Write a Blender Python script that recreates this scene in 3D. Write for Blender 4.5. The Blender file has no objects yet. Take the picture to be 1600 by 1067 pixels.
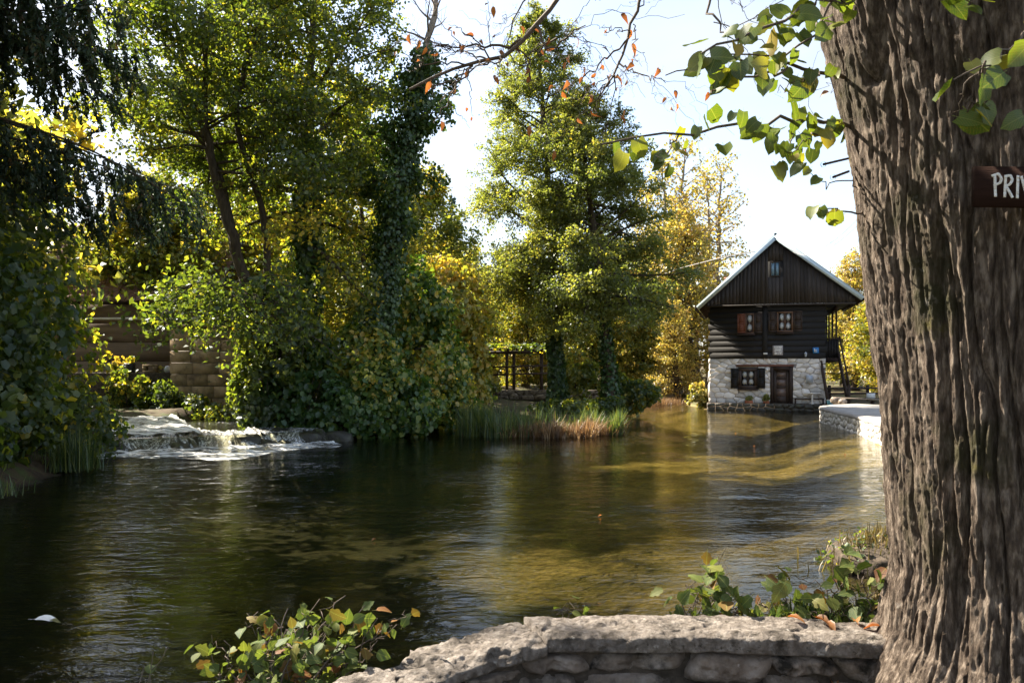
import bpy, math, random
import numpy as np
from mathutils import Vector

SC = bpy.context.scene
R = math.radians
rng = np.random.default_rng(11)
random.seed(5)

# ------------------------------------------------------------------ camera
H = 2.2                 # eye above the pond surface (1.5 m above the bank)
FPX = 1600 * 28 / 36
HOR = 575.0
cd = bpy.data.cameras.new('camera'); cam = bpy.data.objects.new('camera', cd)
SC.collection.objects.link(cam); SC.camera = cam
cam.location = (0, 0, H); cam.rotation_euler = (R(90), 0, 0)
cd.lens = 28; cd.sensor_width = 36; cd.shift_y = (HOR - 533.5) / 1600
cd.clip_start = .05; cd.clip_end = 3000
cd.dof.use_dof = True; cd.dof.focus_distance = 11; cd.dof.aperture_fstop = 14

# ------------------------------------------------------------------ light
SUN_AZ, SUN_EL = 52, 44          # degrees left of the view axis, above the horizon
world = bpy.data.worlds.new('World'); SC.world = world; world.use_nodes = True
wn = world.node_tree.nodes; wl = world.node_tree.links
for n in list(wn): wn.remove(n)
wo = wn.new('ShaderNodeOutputWorld'); bg = wn.new('ShaderNodeBackground')
sky = wn.new('ShaderNodeTexSky'); sky.sky_type = 'NISHITA'; sky.sun_disc = False
sky.sun_elevation = R(SUN_EL); sky.sun_rotation = R(-SUN_AZ)
sky.air_density = 1.0; sky.dust_density = 1.5; sky.ozone_density = 1.5
bg.inputs['Strength'].default_value = 0.082
tc = wn.new('ShaderNodeTexCoord'); mp = wn.new('ShaderNodeMapping')
mp.inputs['Scale'].default_value = (1.2, 1.2, 3.4)
mp.inputs['Location'].default_value = (3.1, 1.7, .6)
cn = wn.new('ShaderNodeTexNoise'); cn.inputs['Scale'].default_value = 1.6
cn.inputs['Detail'].default_value = 9; cn.inputs['Roughness'].default_value = .55
cr = wn.new('ShaderNodeValToRGB')
cr.color_ramp.elements[0].position = .46; cr.color_ramp.elements[0].color = (.25, .25, .25, 1)
cr.color_ramp.elements[1].position = .70; cr.color_ramp.elements[1].color = (.95, .95, .95, 1)
sep = wn.new('ShaderNodeSeparateXYZ'); hz = wn.new('ShaderNodeMapRange')
hz.inputs['From Min'].default_value = .02; hz.inputs['From Max'].default_value = .42
hz.inputs['To Min'].default_value = .7; hz.inputs['To Max'].default_value = 0.0
mxm = wn.new('ShaderNodeMath'); mxm.operation = 'MAXIMUM'
mix = wn.new('ShaderNodeMix'); mix.data_type = 'RGBA'
mix.inputs['B'].default_value = (2.65, 2.68, 2.62, 1)
wl.new(tc.outputs['Generated'], mp.inputs['Vector']); wl.new(mp.outputs[0], cn.inputs['Vector'])
wl.new(cn.outputs['Fac'], cr.inputs['Fac']); wl.new(tc.outputs['Generated'], sep.inputs[0])
wl.new(sep.outputs['Z'], hz.inputs['Value']); wl.new(hz.outputs[0], mxm.inputs[0])
wl.new(cr.outputs['Color'], mxm.inputs[1]); wl.new(mxm.outputs[0], mix.inputs['Factor'])
wl.new(sky.outputs['Color'], mix.inputs['A']); wl.new(mix.outputs['Result'], bg.inputs['Color'])
wl.new(bg.outputs[0], wo.inputs['Surface'])

ld = bpy.data.lights.new('sun', 'SUN'); sun = bpy.data.objects.new('sun', ld)
SC.collection.objects.link(sun)
ld.energy = 5.0; ld.angle = R(.5); ld.color = (1.0, .90, .74)
sdir = Vector((-math.sin(R(SUN_AZ)) * math.cos(R(SUN_EL)), math.cos(R(SUN_AZ)) * math.cos(R(SUN_EL)), math.sin(R(SUN_EL))))
sun.rotation_euler = sdir.to_track_quat('Z', 'Y').to_euler(); sun.location = (-20, 20, 40)

SC.view_settings.view_transform = 'Standard'; SC.view_settings.look = 'None'
SC.view_settings.exposure = 2.2; SC.view_settings.gamma = 1; SC.view_settings.use_curve_mapping = False
SC.render.engine = 'CYCLES'
cy = SC.cycles
cy.use_denoising = True; cy.max_bounces = 7; cy.diffuse_bounces = 3; cy.glossy_bounces = 3
cy.transmission_bounces = 4; cy.transparent_max_bounces = 12; cy.caustics_reflective = False; cy.caustics_refractive = False
cy.sample_clamp_indirect = 6

# ------------------------------------------------------------------ helpers
def at(px, py, Y): return np.array([(px - 800) / FPX * Y, Y, H - (py - HOR) / FPX * Y])
def gx(px, Y): return (px - 800) / FPX * Y
def gz(py, Y): return H - (py - HOR) / FPX * Y
def norm(a): return a / (np.linalg.norm(a, axis=-1, keepdims=True) + 1e-9)
ORG = {}
def root(name, loc, label, cat, group=None):
    o = bpy.data.objects.new(name, None); SC.collection.objects.link(o)
    o.location = loc; o.empty_display_size = .2; ORG[o.name] = np.array(loc, float)
    o['label'] = label; o['category'] = cat
    if group: o['group'] = group
    return o
def tag(o, label=None, cat=None, group=None, kind=None):
    for k, v in (('label', label), ('category', cat), ('group', group), ('kind', kind)):
        if v: o[k] = v
    return o
def mesh_np(name, V, faces, mat=None, tint=None, smooth=False, uv=None):
    """V (n,3); faces: (m,k) array or a list of such arrays / lists of index lists."""
    me = bpy.data.meshes.new(name)
    V = np.asarray(V, float)
    if isinstance(faces, np.ndarray): faces = [faces]
    li, ls, pos = [], [], 0
    for f in faces:
        if isinstance(f, np.ndarray):
            k = f.shape[1]; li.append(f.ravel()); ls.append(pos + np.arange(len(f)) * k); pos += f.size
        else:
            li.append(np.array(f)); ls.append(np.array([pos])); pos += len(f)
    li = np.concatenate(li).astype(np.int32); ls = np.concatenate(ls).astype(np.int32)
    me.vertices.add(len(V)); me.vertices.foreach_set('co', V.astype(np.float32).ravel())
    me.loops.add(len(li)); me.loops.foreach_set('vertex_index', li)
    me.polygons.add(len(ls)); me.polygons.foreach_set('loop_start', ls)
    if smooth: me.polygons.foreach_set('use_smooth', np.ones(len(ls), bool))
    if uv is not None:
        u = me.uv_layers.new(name='uv'); u.data.foreach_set('uv', uv[li].astype(np.float32).ravel())
    me.update(calc_edges=True)
    if tint is not None:
        a = me.attributes.new('tint', 'FLOAT', 'FACE'); a.data.foreach_set('value', np.asarray(tint, np.float32))
    if mat: me.materials.append(mat)
    return me
def link(name, me, parent=None):
    o = bpy.data.objects.new(name, me); SC.collection.objects.link(o)
    if parent: o.parent = parent
    ORG[o.name] = ORG[parent.name] if parent else np.zeros(3)
    return o
def mk(name, V, F, mat, parent=None, tint=None, smooth=False, uv=None):
    """world-space geometry linked as ONE object (re-based on its parent, or on its own foot)."""
    V = np.asarray(V, float)
    if parent is not None: V = V - ORG[parent.name]; return link(name, mesh_np(name, V, F, mat, tint, smooth, uv), parent)
    b = np.array([(V[:, 0].min() + V[:, 0].max()) / 2, (V[:, 1].min() + V[:, 1].max()) / 2, V[:, 2].min()])
    o = link(name, mesh_np(name, V - b, F, mat, tint, smooth, uv)); o.location = b; ORG[o.name] = b
    return o

class MB:
    """collects boxes, prisms and tubes, then links them as one mesh"""
    def __init__(s): s.V = []; s.F = []; s.n = 0
    def add(s, V, F):
        V = np.asarray(V, float)
        for f in F: s.F.append([int(i) + s.n for i in f])
        s.V.append(V); s.n += len(V); return s
    def box(s, x0, x1, y0, y1, z0, z1, b=0.0):
        if b <= 0:
            V = [(x, y, z) for z in (z0, z1) for y in (y0, y1) for x in (x0, x1)]
            return s.add(V, [(0, 2, 3, 1), (4, 5, 7, 6), (0, 1, 5, 4), (2, 6, 7, 3), (0, 4, 6, 2), (1, 3, 7, 5)])
        V = []
        for z, i in ((z0, b), (z0 + b, 0), (z1 - b, 0), (z1, b)):
            V += [(x0 + i, y0 + i, z), (x1 - i, y0 + i, z), (x1 - i, y1 - i, z), (x0 + i, y1 - i, z)]
        F = [(3, 2, 1, 0), (12, 13, 14, 15)]
        for r in range(3):
            for k in range(4):
                a, c = r * 4 + k, r * 4 + (k + 1) % 4; F.append((a, c, c + 4, a + 4))
        return s.add(V, F)
    def prism(s, poly, ext):
        """poly: list of 3-D points, extruded by vector ext"""
        P = np.array(poly, float); n = len(P); Q = P + np.array(ext)
        F = [list(range(n))[::-1], list(range(n, 2 * n))] + [(i, (i + 1) % n, n + (i + 1) % n, n + i) for i in range(n)]
        return s.add(np.vstack([P, Q]), F)
    def bar(s, a, b, w, h, up=(0, 0, 1)):
        a, b = np.array(a, float), np.array(b, float); t = norm(b - a); u = np.array(up, float)
        sd = norm(np.cross(t, u)); u = np.cross(sd, t)
        q = [a + sd * i * w / 2 + u * j * h / 2 for i, j in ((-1, -1), (1, -1), (1, 1), (-1, 1))]
        return s.prism(q, b - a)
    def tube(s, pts, r, sides=6):
        V, F = tubes(np.array(pts, float)[None], np.broadcast_to(np.asarray(r, float), (len(pts),))[None], sides)
        return s.add(V, F.tolist())
    def build(s, name, mat, parent=None, smooth=False):
        return mk(name, np.vstack(s.V), s.F, mat, parent, smooth=smooth)

def tubes(P, Rr, sides=5):
    """P (B,n,3), Rr (B,n) -> one set of tapered tubes with capped ends"""
    B, n, _ = P.shape
    T = norm(np.gradient(P, axis=1))
    mean = norm(P[:, -1] - P[:, 0])
    ref = np.where(np.abs(mean[:, 2:3]) > .8, np.array([[1., .2, 0]]), np.array([[.05, .02, 1.]]))[:, None, :]
    S = norm(np.cross(T, np.broadcast_to(ref, T.shape))); U = np.cross(S, T)
    a = np.arange(sides) * 2 * np.pi / sides
    V = P[:, :, None] + Rr[:, :, None, None] * (S[:, :, None] * np.cos(a)[:, None] + U[:, :, None] * np.sin(a)[:, None])
    V = V.reshape(-1, 3)
    b, i, k = np.meshgrid(np.arange(B), np.arange(n - 1), np.arange(sides), indexing='ij')
    o = b * n * sides + i * sides
    F = np.stack([o + k, o + (k + 1) % sides, o + sides + (k + 1) % sides, o + sides + k], -1).reshape(-1, 4)
    return V, F

# value noise
def _h(i, j, k, s):
    n = (i * 374761393 + j * 668265263 + k * 2147483647 + s * 974634777) & 0xffffffff
    n = ((n ^ (n >> 13)) * 1274126177) & 0xffffffff
    return ((n ^ (n >> 16)) & 0xffff) / 65535.0
def vnoise(P, s=0):
    P = np.asarray(P, float); I = np.floor(P).astype(np.int64); f = P - I; f = f * f * (3 - 2 * f)
    i, j, k = I[..., 0], I[..., 1], I[..., 2]; x, y, z = f[..., 0], f[..., 1], f[..., 2]
    L = lambda a, b, t: a + (b - a) * t
    return L(L(L(_h(i, j, k, s), _h(i + 1, j, k, s), x), L(_h(i, j + 1, k, s), _h(i + 1, j + 1, k, s), x), y),
             L(L(_h(i, j, k + 1, s), _h(i + 1, j, k + 1, s), x), L(_h(i, j + 1, k + 1, s), _h(i + 1, j + 1, k + 1, s), x), y), z) * 2 - 1
def fbm(P, o=4, s=0):
    P = np.asarray(P, float); r = 0; a = 1.0
    for q in range(o): r = r + a * vnoise(P, s + q); P = P * 2.03 + 11.3; a *= .5
    return r
def sstep(a, b, x): t = np.clip((x - a) / (b - a), 0, 1); return t * t * (3 - 2 * t)

# ------------------------------------------------------------------ materials
def nmat(name):
    m = bpy.data.materials.new(name); m.use_nodes = True; n = m.node_tree.nodes; l = m.node_tree.links
    for q in list(n): n.remove(q)
    o = n.new('ShaderNodeOutputMaterial'); return m, n, l, o
def ramp(n, stops):
    r = n.new('ShaderNodeValToRGB'); e = r.color_ramp.elements
    while len(e) < len(stops): e.new(.5)
    for q, (p, c) in zip(e, stops): q.position = p; q.color = (*c, 1)
    return r
def noise(n, l, vec, scale, detail=6, rough=.6, sc3=None, dist=0):
    if sc3:
        m = n.new('ShaderNodeMapping'); m.inputs['Scale'].default_value = sc3; l.new(vec, m.inputs['Vector']); vec = m.outputs[0]
    t = n.new('ShaderNodeTexNoise'); t.inputs['Scale'].default_value = scale; t.inputs['Detail'].default_value = detail
    t.inputs['Roughness'].default_value = rough; t.inputs['Distortion'].default_value = dist; l.new(vec, t.inputs['Vector'])
    return t.outputs['Fac']
def surf(name, stops, scale=4, rough=.8, bump=.3, bscale=None, sc3=None, detail=8, spots=None, spec=.3, metal=0, objvar=.0, bdist=.02, patches=None):
    """noise-coloured opaque surface; spots=(colour, scale, lo, hi) lays a second blotchy colour over it"""
    m, n, l, o = nmat(name); b = n.new('ShaderNodeBsdfPrincipled'); l.new(b.outputs[0], o.inputs[0])
    tcn = n.new('ShaderNodeTexCoord'); vec = tcn.outputs['Object']
    if objvar:
        oi = n.new('ShaderNodeObjectInfo'); ad = n.new('ShaderNodeVectorMath'); ad.operation = 'MULTIPLY_ADD'
        cb = n.new('ShaderNodeCombineXYZ'); l.new(oi.outputs['Random'], cb.inputs[0]); l.new(oi.outputs['Random'], cb.inputs[2])
        ad.inputs[1].default_value = (40, 40, 40); l.new(cb.outputs[0], ad.inputs[0]); l.new(vec, ad.inputs[2]); vec = ad.outputs[0]
    f = noise(n, l, vec, scale, detail, .62, sc3); r = ramp(n, stops); l.new(f, r.inputs[0]); col = r.outputs[0]
    for sp in ([spots] if spots and not isinstance(spots, list) else (spots or [])):
        c, s2, lo, hi = sp
        f2 = noise(n, l, vec, s2, 7, .65); r2 = ramp(n, [(lo, (0, 0, 0)), (hi, (1, 1, 1))]); l.new(f2, r2.inputs[0])
        mx = n.new('ShaderNodeMix'); mx.data_type = 'RGBA'; l.new(r2.outputs[0], mx.inputs['Factor']); l.new(col, mx.inputs['A'])
        mx.inputs['B'].default_value = (*c, 1); col = mx.outputs['Result']
    if objvar:
        mv = n.new('ShaderNodeMapRange'); mv.inputs['To Min'].default_value = 1 - objvar; mv.inputs['To Max'].default_value = 1 + objvar
        l.new(oi.outputs['Random'], mv.inputs['Value']); hs = n.new('ShaderNodeHueSaturation'); l.new(mv.outputs[0], hs.inputs['Value'])
        l.new(col, hs.inputs['Color']); col = hs.outputs[0]
    l.new(col, b.inputs['Base Color']); b.inputs['Roughness'].default_value = rough; b.inputs['Metallic'].default_value = metal
    b.inputs['Specular IOR Level'].default_value = spec
    if bump:
        fb = noise(n, l, vec, bscale or scale * 3, 8, .7, sc3); bp = n.new('ShaderNodeBump'); bp.inputs['Strength'].default_value = bump
        bp.inputs['Distance'].default_value = bdist; l.new(fb, bp.inputs['Height']); l.new(bp.outputs[0], b.inputs['Normal'])
    return m
def flat(name, c, rough=.6, metal=0, spec=.4): return surf(name, [(.3, tuple(x * .85 for x in c)), (.7, tuple(min(1, x * 1.12) for x in c))], 6, rough, .08, spec=spec, metal=metal)
LEAF = 1.75
def leafmat(name, stops, trans=.5, tcol=(1.5, 1.55, .7), rough=.45, veins=False, objtint=False, gloss=.035, lf=None):
    k_ = lf or LEAF
    m, n, l, o = nmat(name)
    if objtint:
        a = n.new('ShaderNodeObjectInfo'); fac = a.outputs['Random']
    else:
        a = n.new('ShaderNodeAttribute'); a.attribute_name = 'tint'; fac = a.outputs['Fac']
    r = ramp(n, [(p, tuple(min(.6, v * k_) for v in c)) for p, c in stops]); l.new(fac, r.inputs[0]); col = r.outputs[0]
    if veins:
        u = n.new('ShaderNodeUVMap'); s = n.new('ShaderNodeSeparateXYZ'); l.new(u.outputs[0], s.inputs[0])
        ab = n.new('ShaderNodeMath'); ab.operation = 'ABSOLUTE'; l.new(s.outputs['X'], ab.inputs[0])
        ma = n.new('ShaderNodeMath'); ma.operation = 'MULTIPLY_ADD'; ma.inputs[1].default_value = -.55; l.new(ab.outputs[0], ma.inputs[0]); l.new(s.outputs['Y'], ma.inputs[2])
        mu = n.new('ShaderNodeMath'); mu.operation = 'MULTIPLY'; mu.inputs[1].default_value = 44; l.new(ma.outputs[0], mu.inputs[0])
        sn = n.new('ShaderNodeMath'); sn.operation = 'SINE'; l.new(mu.outputs[0], sn.inputs[0])
        gr = ramp(n, [(.86, (0, 0, 0)), (1, (.35, .35, .35))]); l.new(sn.outputs[0], gr.inputs[0])
        g2 = ramp(n, [(.0, (.6, .6, .6)), (.06, (0, 0, 0))]); l.new(ab.outputs[0], g2.inputs[0])
        mxx = n.new('ShaderNodeMath'); mxx.operation = 'MAXIMUM'; l.new(gr.outputs[0], mxx.inputs[0]); l.new(g2.outputs[0], mxx.inputs[1])
        mv = n.new('ShaderNodeMix'); mv.data_type = 'RGBA'; l.new(mxx.outputs[0], mv.inputs['Factor']); l.new(col, mv.inputs['A']); mv.inputs['B'].default_value = (.30, .33, .10, 1)
        tcn = n.new('ShaderNodeTexCoord'); nf = noise(n, l, tcn.outputs['Object'], 30, 5, .6); nr = ramp(n, [(.50, (0, 0, 0)), (.72, (.8, .8, .8))]); l.new(nf, nr.inputs[0])
        mb = n.new('ShaderNodeMix'); mb.data_type = 'RGBA'; l.new(nr.outputs[0], mb.inputs['Factor']); l.new(mv.outputs['Result'], mb.inputs['A']); mb.inputs['B'].default_value = (.22, .13, .03, 1)
        col = mb.outputs['Result']
    d = n.new('ShaderNodeBsdfDiffuse'); l.new(col, d.inputs[0])
    tm = n.new('ShaderNodeMix'); tm.data_type = 'RGBA'; tm.blend_type = 'MULTIPLY'; tm.inputs['Factor'].default_value = 1
    l.new(col, tm.inputs['A']); tm.inputs['B'].default_value = (*tcol, 1)
    t = n.new('ShaderNodeBsdfTranslucent'); l.new(tm.outputs['Result'], t.inputs[0])
    m1 = n.new('ShaderNodeMixShader'); m1.inputs[0].default_value = trans; l.new(d.outputs[0], m1.inputs[1]); l.new(t.outputs[0], m1.inputs[2])
    g = n.new('ShaderNodeBsdfGlossy'); g.inputs['Roughness'].default_value = rough; g.inputs['Color'].default_value = (.9, .95, 1, 1)
    m2 = n.new('ShaderNodeMixShader'); m2.inputs[0].default_value = gloss; l.new(m1.outputs[0], m2.inputs[1]); l.new(g.outputs[0], m2.inputs[2])
    l.new(m2.outputs[0], o.inputs[0]); return m

M = {}
M['alder'] = leafmat('alder_leaf', [(.0, (.052, .070, .022)), (.5, (.105, .118, .036)), (.8, (.17, .165, .045)), (1, (.30, .23, .05))], trans=.55, tcol=(1.7, 1.65, .6))
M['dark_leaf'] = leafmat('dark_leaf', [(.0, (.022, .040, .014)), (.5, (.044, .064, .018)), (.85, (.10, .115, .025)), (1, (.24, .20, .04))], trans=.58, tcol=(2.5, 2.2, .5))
M['yellow_leaf'] = leafmat('yellow_leaf', [(.0, (.07, .10, .022)), (.35, (.15, .17, .03)), (.7, (.30, .26, .045)), (1, (.42, .29, .06))], tcol=(1.5, 1.45, .6), lf=1.25)
M['gold_leaf'] = leafmat('gold_leaf', [(.0, (.14, .15, .035)), (.35, (.33, .29, .075)), (.7, (.44, .35, .11)), (1, (.43, .26, .085))], lf=1.15, tcol=(1.4, 1.25, .6))
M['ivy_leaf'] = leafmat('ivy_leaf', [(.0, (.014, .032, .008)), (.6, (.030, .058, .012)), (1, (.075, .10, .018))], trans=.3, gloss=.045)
M['vine_leaf'] = leafmat('vine_leaf', [(.0, (.025, .055, .016)), (.5, (.05, .09, .02)), (.8, (.14, .16, .03)), (.93, (.32, .28, .06)), (1, (.38, .25, .06))], tcol=(1.5, 1.6, .5))
M['spruce_leaf'] = leafmat('spruce_needles', [(.0, (.014, .026, .016)), (.7, (.028, .042, .020)), (1, (.07, .045, .022))], trans=.15, gloss=.03)
M['blue_spruce_leaf'] = leafmat('blue_spruce_needles', [(.0, (.03, .055, .05)), (1, (.06, .085, .06))], trans=.15)
M['reed_green'] = leafmat('reed_green', [(0, (.035, .06, .03)), (.5, (.07, .105, .03)), (1, (.17, .18, .05))], trans=.4, lf=1.15)
M['reed_red'] = leafmat('reed_red', [(0, (.09, .055, .03)), (.5, (.20, .115, .055)), (1, (.36, .26, .14))], trans=.35, tcol=(1.3, 1.15, .9), lf=1.1)
M['dry_sedge'] = leafmat('dry_sedge', [(0, (.035, .030, .014)), (.5, (.075, .058, .026)), (1, (.15, .105, .05))], trans=.3)
M['linden_leaf'] = leafmat('linden_leaf', [(.0, (.05, .10, .015)), (.62, (.10, .155, .02)), (.88, (.20, .21, .03)), (1, (.34, .25, .04))], veins=True, objtint=True, trans=.5, tcol=(1.35, 1.35, .5), lf=1.0)
M['dry_leaf'] = leafmat('dry_leaf', [(0, (.13, .058, .020)), (.5, (.20, .10, .034)), (1, (.10, .045, .018))], objtint=True, trans=.4, tcol=(1.5, 1, .6))
M['sapling_leaf'] = leafmat('sapling_leaf', [(0, (.045, .085, .025)), (.55, (.075, .12, .03)), (.8, (.12, .14, .03)), (.9, (.15, .09, .025)), (1, (.16, .05, .02))], veins=True, objtint=True, trans=.4, tcol=(1.3, 1.35, .6), lf=1.0, gloss=.015, rough=.6)

M['wood_bark'] = surf('tree_bark', [(.3, (.035, .026, .018)), (.7, (.11, .085, .06))], 6, .9, .8, sc3=(3, 3, .6), bdist=.05)
M['twig'] = surf('twig_bark', [(.3, (.06, .045, .035)), (.7, (.14, .11, .085))], 20, .8, .3)
M['pale_bark'] = surf('pale_bark', [(.3, (.16, .13, .10)), (.7, (.32, .27, .22))], 6, .85, .5, sc3=(3, 3, .7))
M['linden_bark'] = surf('linden_bark', [(.34, (.040, .027, .019)), (.5, (.132, .098, .074)), (.66, (.34, .275, .22))], 16, .92, 1.0, bscale=36, sc3=(2.6, 2.6, .6), bdist=.05,
                        spots=[((.045, .040, .014), 1.5, .54, .66), ((.10, .085, .015), 3.2, .64, .74), ((.40, .37, .33), 6, .66, .80)])
M['black_wood'] = surf('tarred_wood', [(.3, (.007, .006, .006)), (.7, (.019, .017, .016))], 5, .7, .6, sc3=(.5, 6, 8), bdist=.01, objvar=.10)
M['gable_wood'] = surf('weathered_gable_wood', [(.3, (.022, .018, .016)), (.7, (.058, .047, .041))], 5, .75, .6, sc3=(9, 6, .5), bdist=.008, objvar=.3)
M['brown_wood'] = surf('brown_wood', [(.3, (.030, .020, .016)), (.7, (.060, .041, .031))], 6, .6, .3, sc3=(8, 4, .6), objvar=.15)
M['red_wood'] = surf('red_brown_wood', [(.3, (.11, .036, .018)), (.7, (.17, .056, .027))], 6, .6, .3, sc3=(8, 4, .6))
M['frame_wood'] = surf('window_wood', [(.3, (.10, .055, .034)), (.7, (.16, .09, .056))], 8, .6, .3, sc3=(3, 3, 3))
M['grey_wood'] = surf('grey_wood', [(.3, (.15, .12, .09)), (.7, (.30, .25, .20))], 6, .85, .5, sc3=(2, 2, 2))
M['dark_wood'] = surf('dark_brown_wood', [(.3, (.022, .014, .012)), (.7, (.055, .035, .027))], 6, .7, .4, sc3=(2, 2, 2))
M['sign_wood'] = surf('sign_wood', [(.3, (.017, .0085, .0065)), (.7, (.030, .0155, .0115))], 10, .85, .4, spec=.08, sc3=(.6, 4, 9))
M['house_stone'] = surf('facade_stone', [(.25, (.44, .41, .375)), (.5, (.64, .60, .56)), (.75, (.78, .75, .71))], 3.5, .85, .5, objvar=.28, spots=((.34, .25, .17), 1.3, .58, .75))
M['mortar'] = surf('mortar', [(.3, (.28, .25, .22)), (.7, (.46, .42, .38))], 9, .95, .5)
M['quay_stone'] = surf('quay_stone', [(.25, (.34, .32, .28)), (.5, (.52, .49, .44)), (.75, (.68, .65, .60))], 4, .85, .7, objvar=.18, spots=((.12, .11, .095), 5, .56, .72))
M['quay_top'] = surf('quay_top', [(.3, (.20, .19, .175)), (.7, (.32, .305, .285))], 2.5, .9, .3)
M['block_stone'] = surf('block_stone', [(.3, (.24, .17, .105)), (.7, (.42, .315, .20))], 3, .9, .8, objvar=.2, spots=[((.09, .065, .04), 1.4, .50, .68), ((.06, .07, .03), 4, .60, .72)])
M['render_wall'] = surf('stained_render', [(.3, (.11, .08, .058)), (.7, (.25, .185, .135))], 1.2, .9, .3, sc3=(.4, 1, 3))
M['roof_tile'] = surf('roof_tile', [(.3, (.16, .09, .075)), (.7, (.30, .19, .16))], 4, .85, .4, objvar=.22)
M['old_stone'] = surf('old_rubble_stone', [(.25, (.07, .052, .04)), (.5, (.24, .19, .15)), (.75, (.46, .40, .35))], 6, .92, 1.0, bscale=30, bdist=.04, objvar=.1,
                      spots=[((.022, .018, .013), 5, .50, .64), ((.10, .065, .03), 4, .62, .72), ((.52, .48, .44), 9, .64, .74)])
M['old_coping'] = surf('old_coping', [(.30, (.075, .060, .048)), (.5, (.17, .145, .125)), (.70, (.31, .275, .245))], 24, .92, 1.0, bscale=38, bdist=.03,
                       spots=[((.030, .024, .019), 5, .50, .64), ((.045, .037, .026), 30, .57, .68), ((.46, .43, .39), 18, .62, .74)])
M['dark_mortar'] = surf('dark_earthy_mortar', [(.3, (.022, .017, .012)), (.7, (.12, .092, .068))], 14, .95, 1.0)
M['wet_rock'] = surf('wet_mossy_rock', [(.3, (.010, .010, .007)), (.55, (.035, .032, .022)), (.75, (.06, .075, .02))], 4, .4, .9, spec=.5, bdist=.05)
M['white_metal'] = flat('blue_white_roof_metal', (.50, .60, .66), .45, .2)
M['roof_sheet'] = flat('grey_roof_sheet', (.22, .24, .26), .5, .3)
M['brick'] = surf('chimney_brick', [(.3, (.24, .11, .08)), (.7, (.36, .19, .14))], 8, .85, .3, objvar=.2)
M['white_paint'] = flat('white_paint', (.72, .70, .66), .6)
M['sign_grey'] = flat('sign_grey_board', (.30, .27, .27), .6)
M['blue_paint'] = flat('blue_enamel', (.02, .16, .42), .35)
M['grey_paint'] = flat('grey_blue_metal', (.40, .44, .50), .5)
M['black_metal'] = flat('black_metal', (.012, .012, .013), .4)
M['rust'] = flat('rusty_nail', (.03, .022, .02), .6, .5)
M['cloth'] = flat('white_curtain', (.74, .74, .72), .9)
M['wire'] = flat('cable', (.35, .33, .32), .6)
M['terracotta'] = flat('terracotta', (.32, .11, .055), .8)
M['plastic_blue'] = flat('blue_bucket', (.08, .30, .46), .4)
M['petal'] = flat('red_petal', (.5, .06, .05), .6)
M['lintel'] = surf('red_brown_lintel', [(.3, (.12, .045, .03)), (.7, (.20, .085, .06))], 8, .8, .3, sc3=(1, 6, 6))
def glass(name, tint=(.03, .035, .04)):
    m, n, l, o = nmat(name); b = n.new('ShaderNodeBsdfPrincipled'); b.inputs['Base Color'].default_value = (*tint, 1)
    b.inputs['Roughness'].default_value = .04; b.inputs['Specular IOR Level'].default_value = .6
    t = n.new('ShaderNodeBsdfTransparent'); g = n.new('ShaderNodeBsdfGlossy'); g.inputs['Roughness'].default_value = .03
    lw = n.new('ShaderNodeFresnel'); lw.inputs['IOR'].default_value = 1.5
    mx = n.new('ShaderNodeMixShader'); l.new(lw.outputs[0], mx.inputs[0]); l.new(t.outputs[0], mx.inputs[1]); l.new(g.outputs[0], mx.inputs[2]); l.new(mx.outputs[0], o.inputs[0])
    return m
M['glass'] = glass('window_glass')
def sheen_glass():
    m, n, l, o = nmat('sky_glass'); b = n.new('ShaderNodeBsdfPrincipled'); b.inputs['Base Color'].default_value = (.16, .27, .36, 1)
    b.inputs['Roughness'].default_value = .12; b.inputs['Specular IOR Level'].default_value = .8; l.new(b.outputs[0], o.inputs[0]); return m
M['blue_glass'] = sheen_glass()
M['brown_glass'] = flat('frosted_brown_pane', (.14, .10, .085), .35)

def water_mat(name, ripple=1.0, rough=.015, tint=(.68, .67, .47)):
    m, n, l, o = nmat(name)
    g = n.new('ShaderNodeNewGeometry'); pos = g.outputs['Position']
    f1 = noise(n, l, pos, 1.0, 3, .5, (1.3, 3.0, 1), .6)
    f2 = noise(n, l, pos, 1.0, 3, .55, (3.6, 7.4, 1), .8)
    f3 = noise(n, l, pos, 1.0, 2, .5, (16, 26, 1), .3)
    area = noise(n, l, pos, .22, 2, .5); ar = ramp(n, [(.36, (.22,) * 3), (.64, (1,) * 3)]); l.new(area, ar.inputs[0])
    def mul(a, k):
        q = n.new('ShaderNodeMath'); q.operation = 'MULTIPLY'; l.new(a, q.inputs[0])
        if isinstance(k, (int, float)): q.inputs[1].default_value = k
        else: l.new(k, q.inputs[1])
        return q.outputs[0]
    def add(a, b): q = n.new('ShaderNodeMath'); l.new(a, q.inputs[0]); l.new(b, q.inputs[1]); return q.outputs[0]
    hgt = mul(add(add(mul(f1, .024), mul(f2, .021)), mul(f3, .0016)), ar.outputs[0])
    bp = n.new('ShaderNodeBump'); bp.inputs['Strength'].default_value = 1; bp.inputs['Distance'].default_value = ripple; l.new(hgt, bp.inputs['Height'])
    gl = n.new('ShaderNodeBsdfGlossy'); gl.inputs['Roughness'].default_value = rough; l.new(bp.outputs[0], gl.inputs['Normal'])
    tr = n.new('ShaderNodeBsdfTransparent'); tr.inputs[0].default_value = (*tint, 1)
    fr = n.new('ShaderNodeFresnel'); fr.inputs['IOR'].default_value = 1.33; l.new(bp.outputs[0], fr.inputs['Normal'])
    mx = n.new('ShaderNodeMixShader'); l.new(fr.outputs[0], mx.inputs[0]); l.new(tr.outputs[0], mx.inputs[1]); l.new(gl.outputs[0], mx.inputs[2])
    l.new(mx.outputs[0], o.inputs[0]); return m
M['water'] = water_mat('pond_water')
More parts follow.
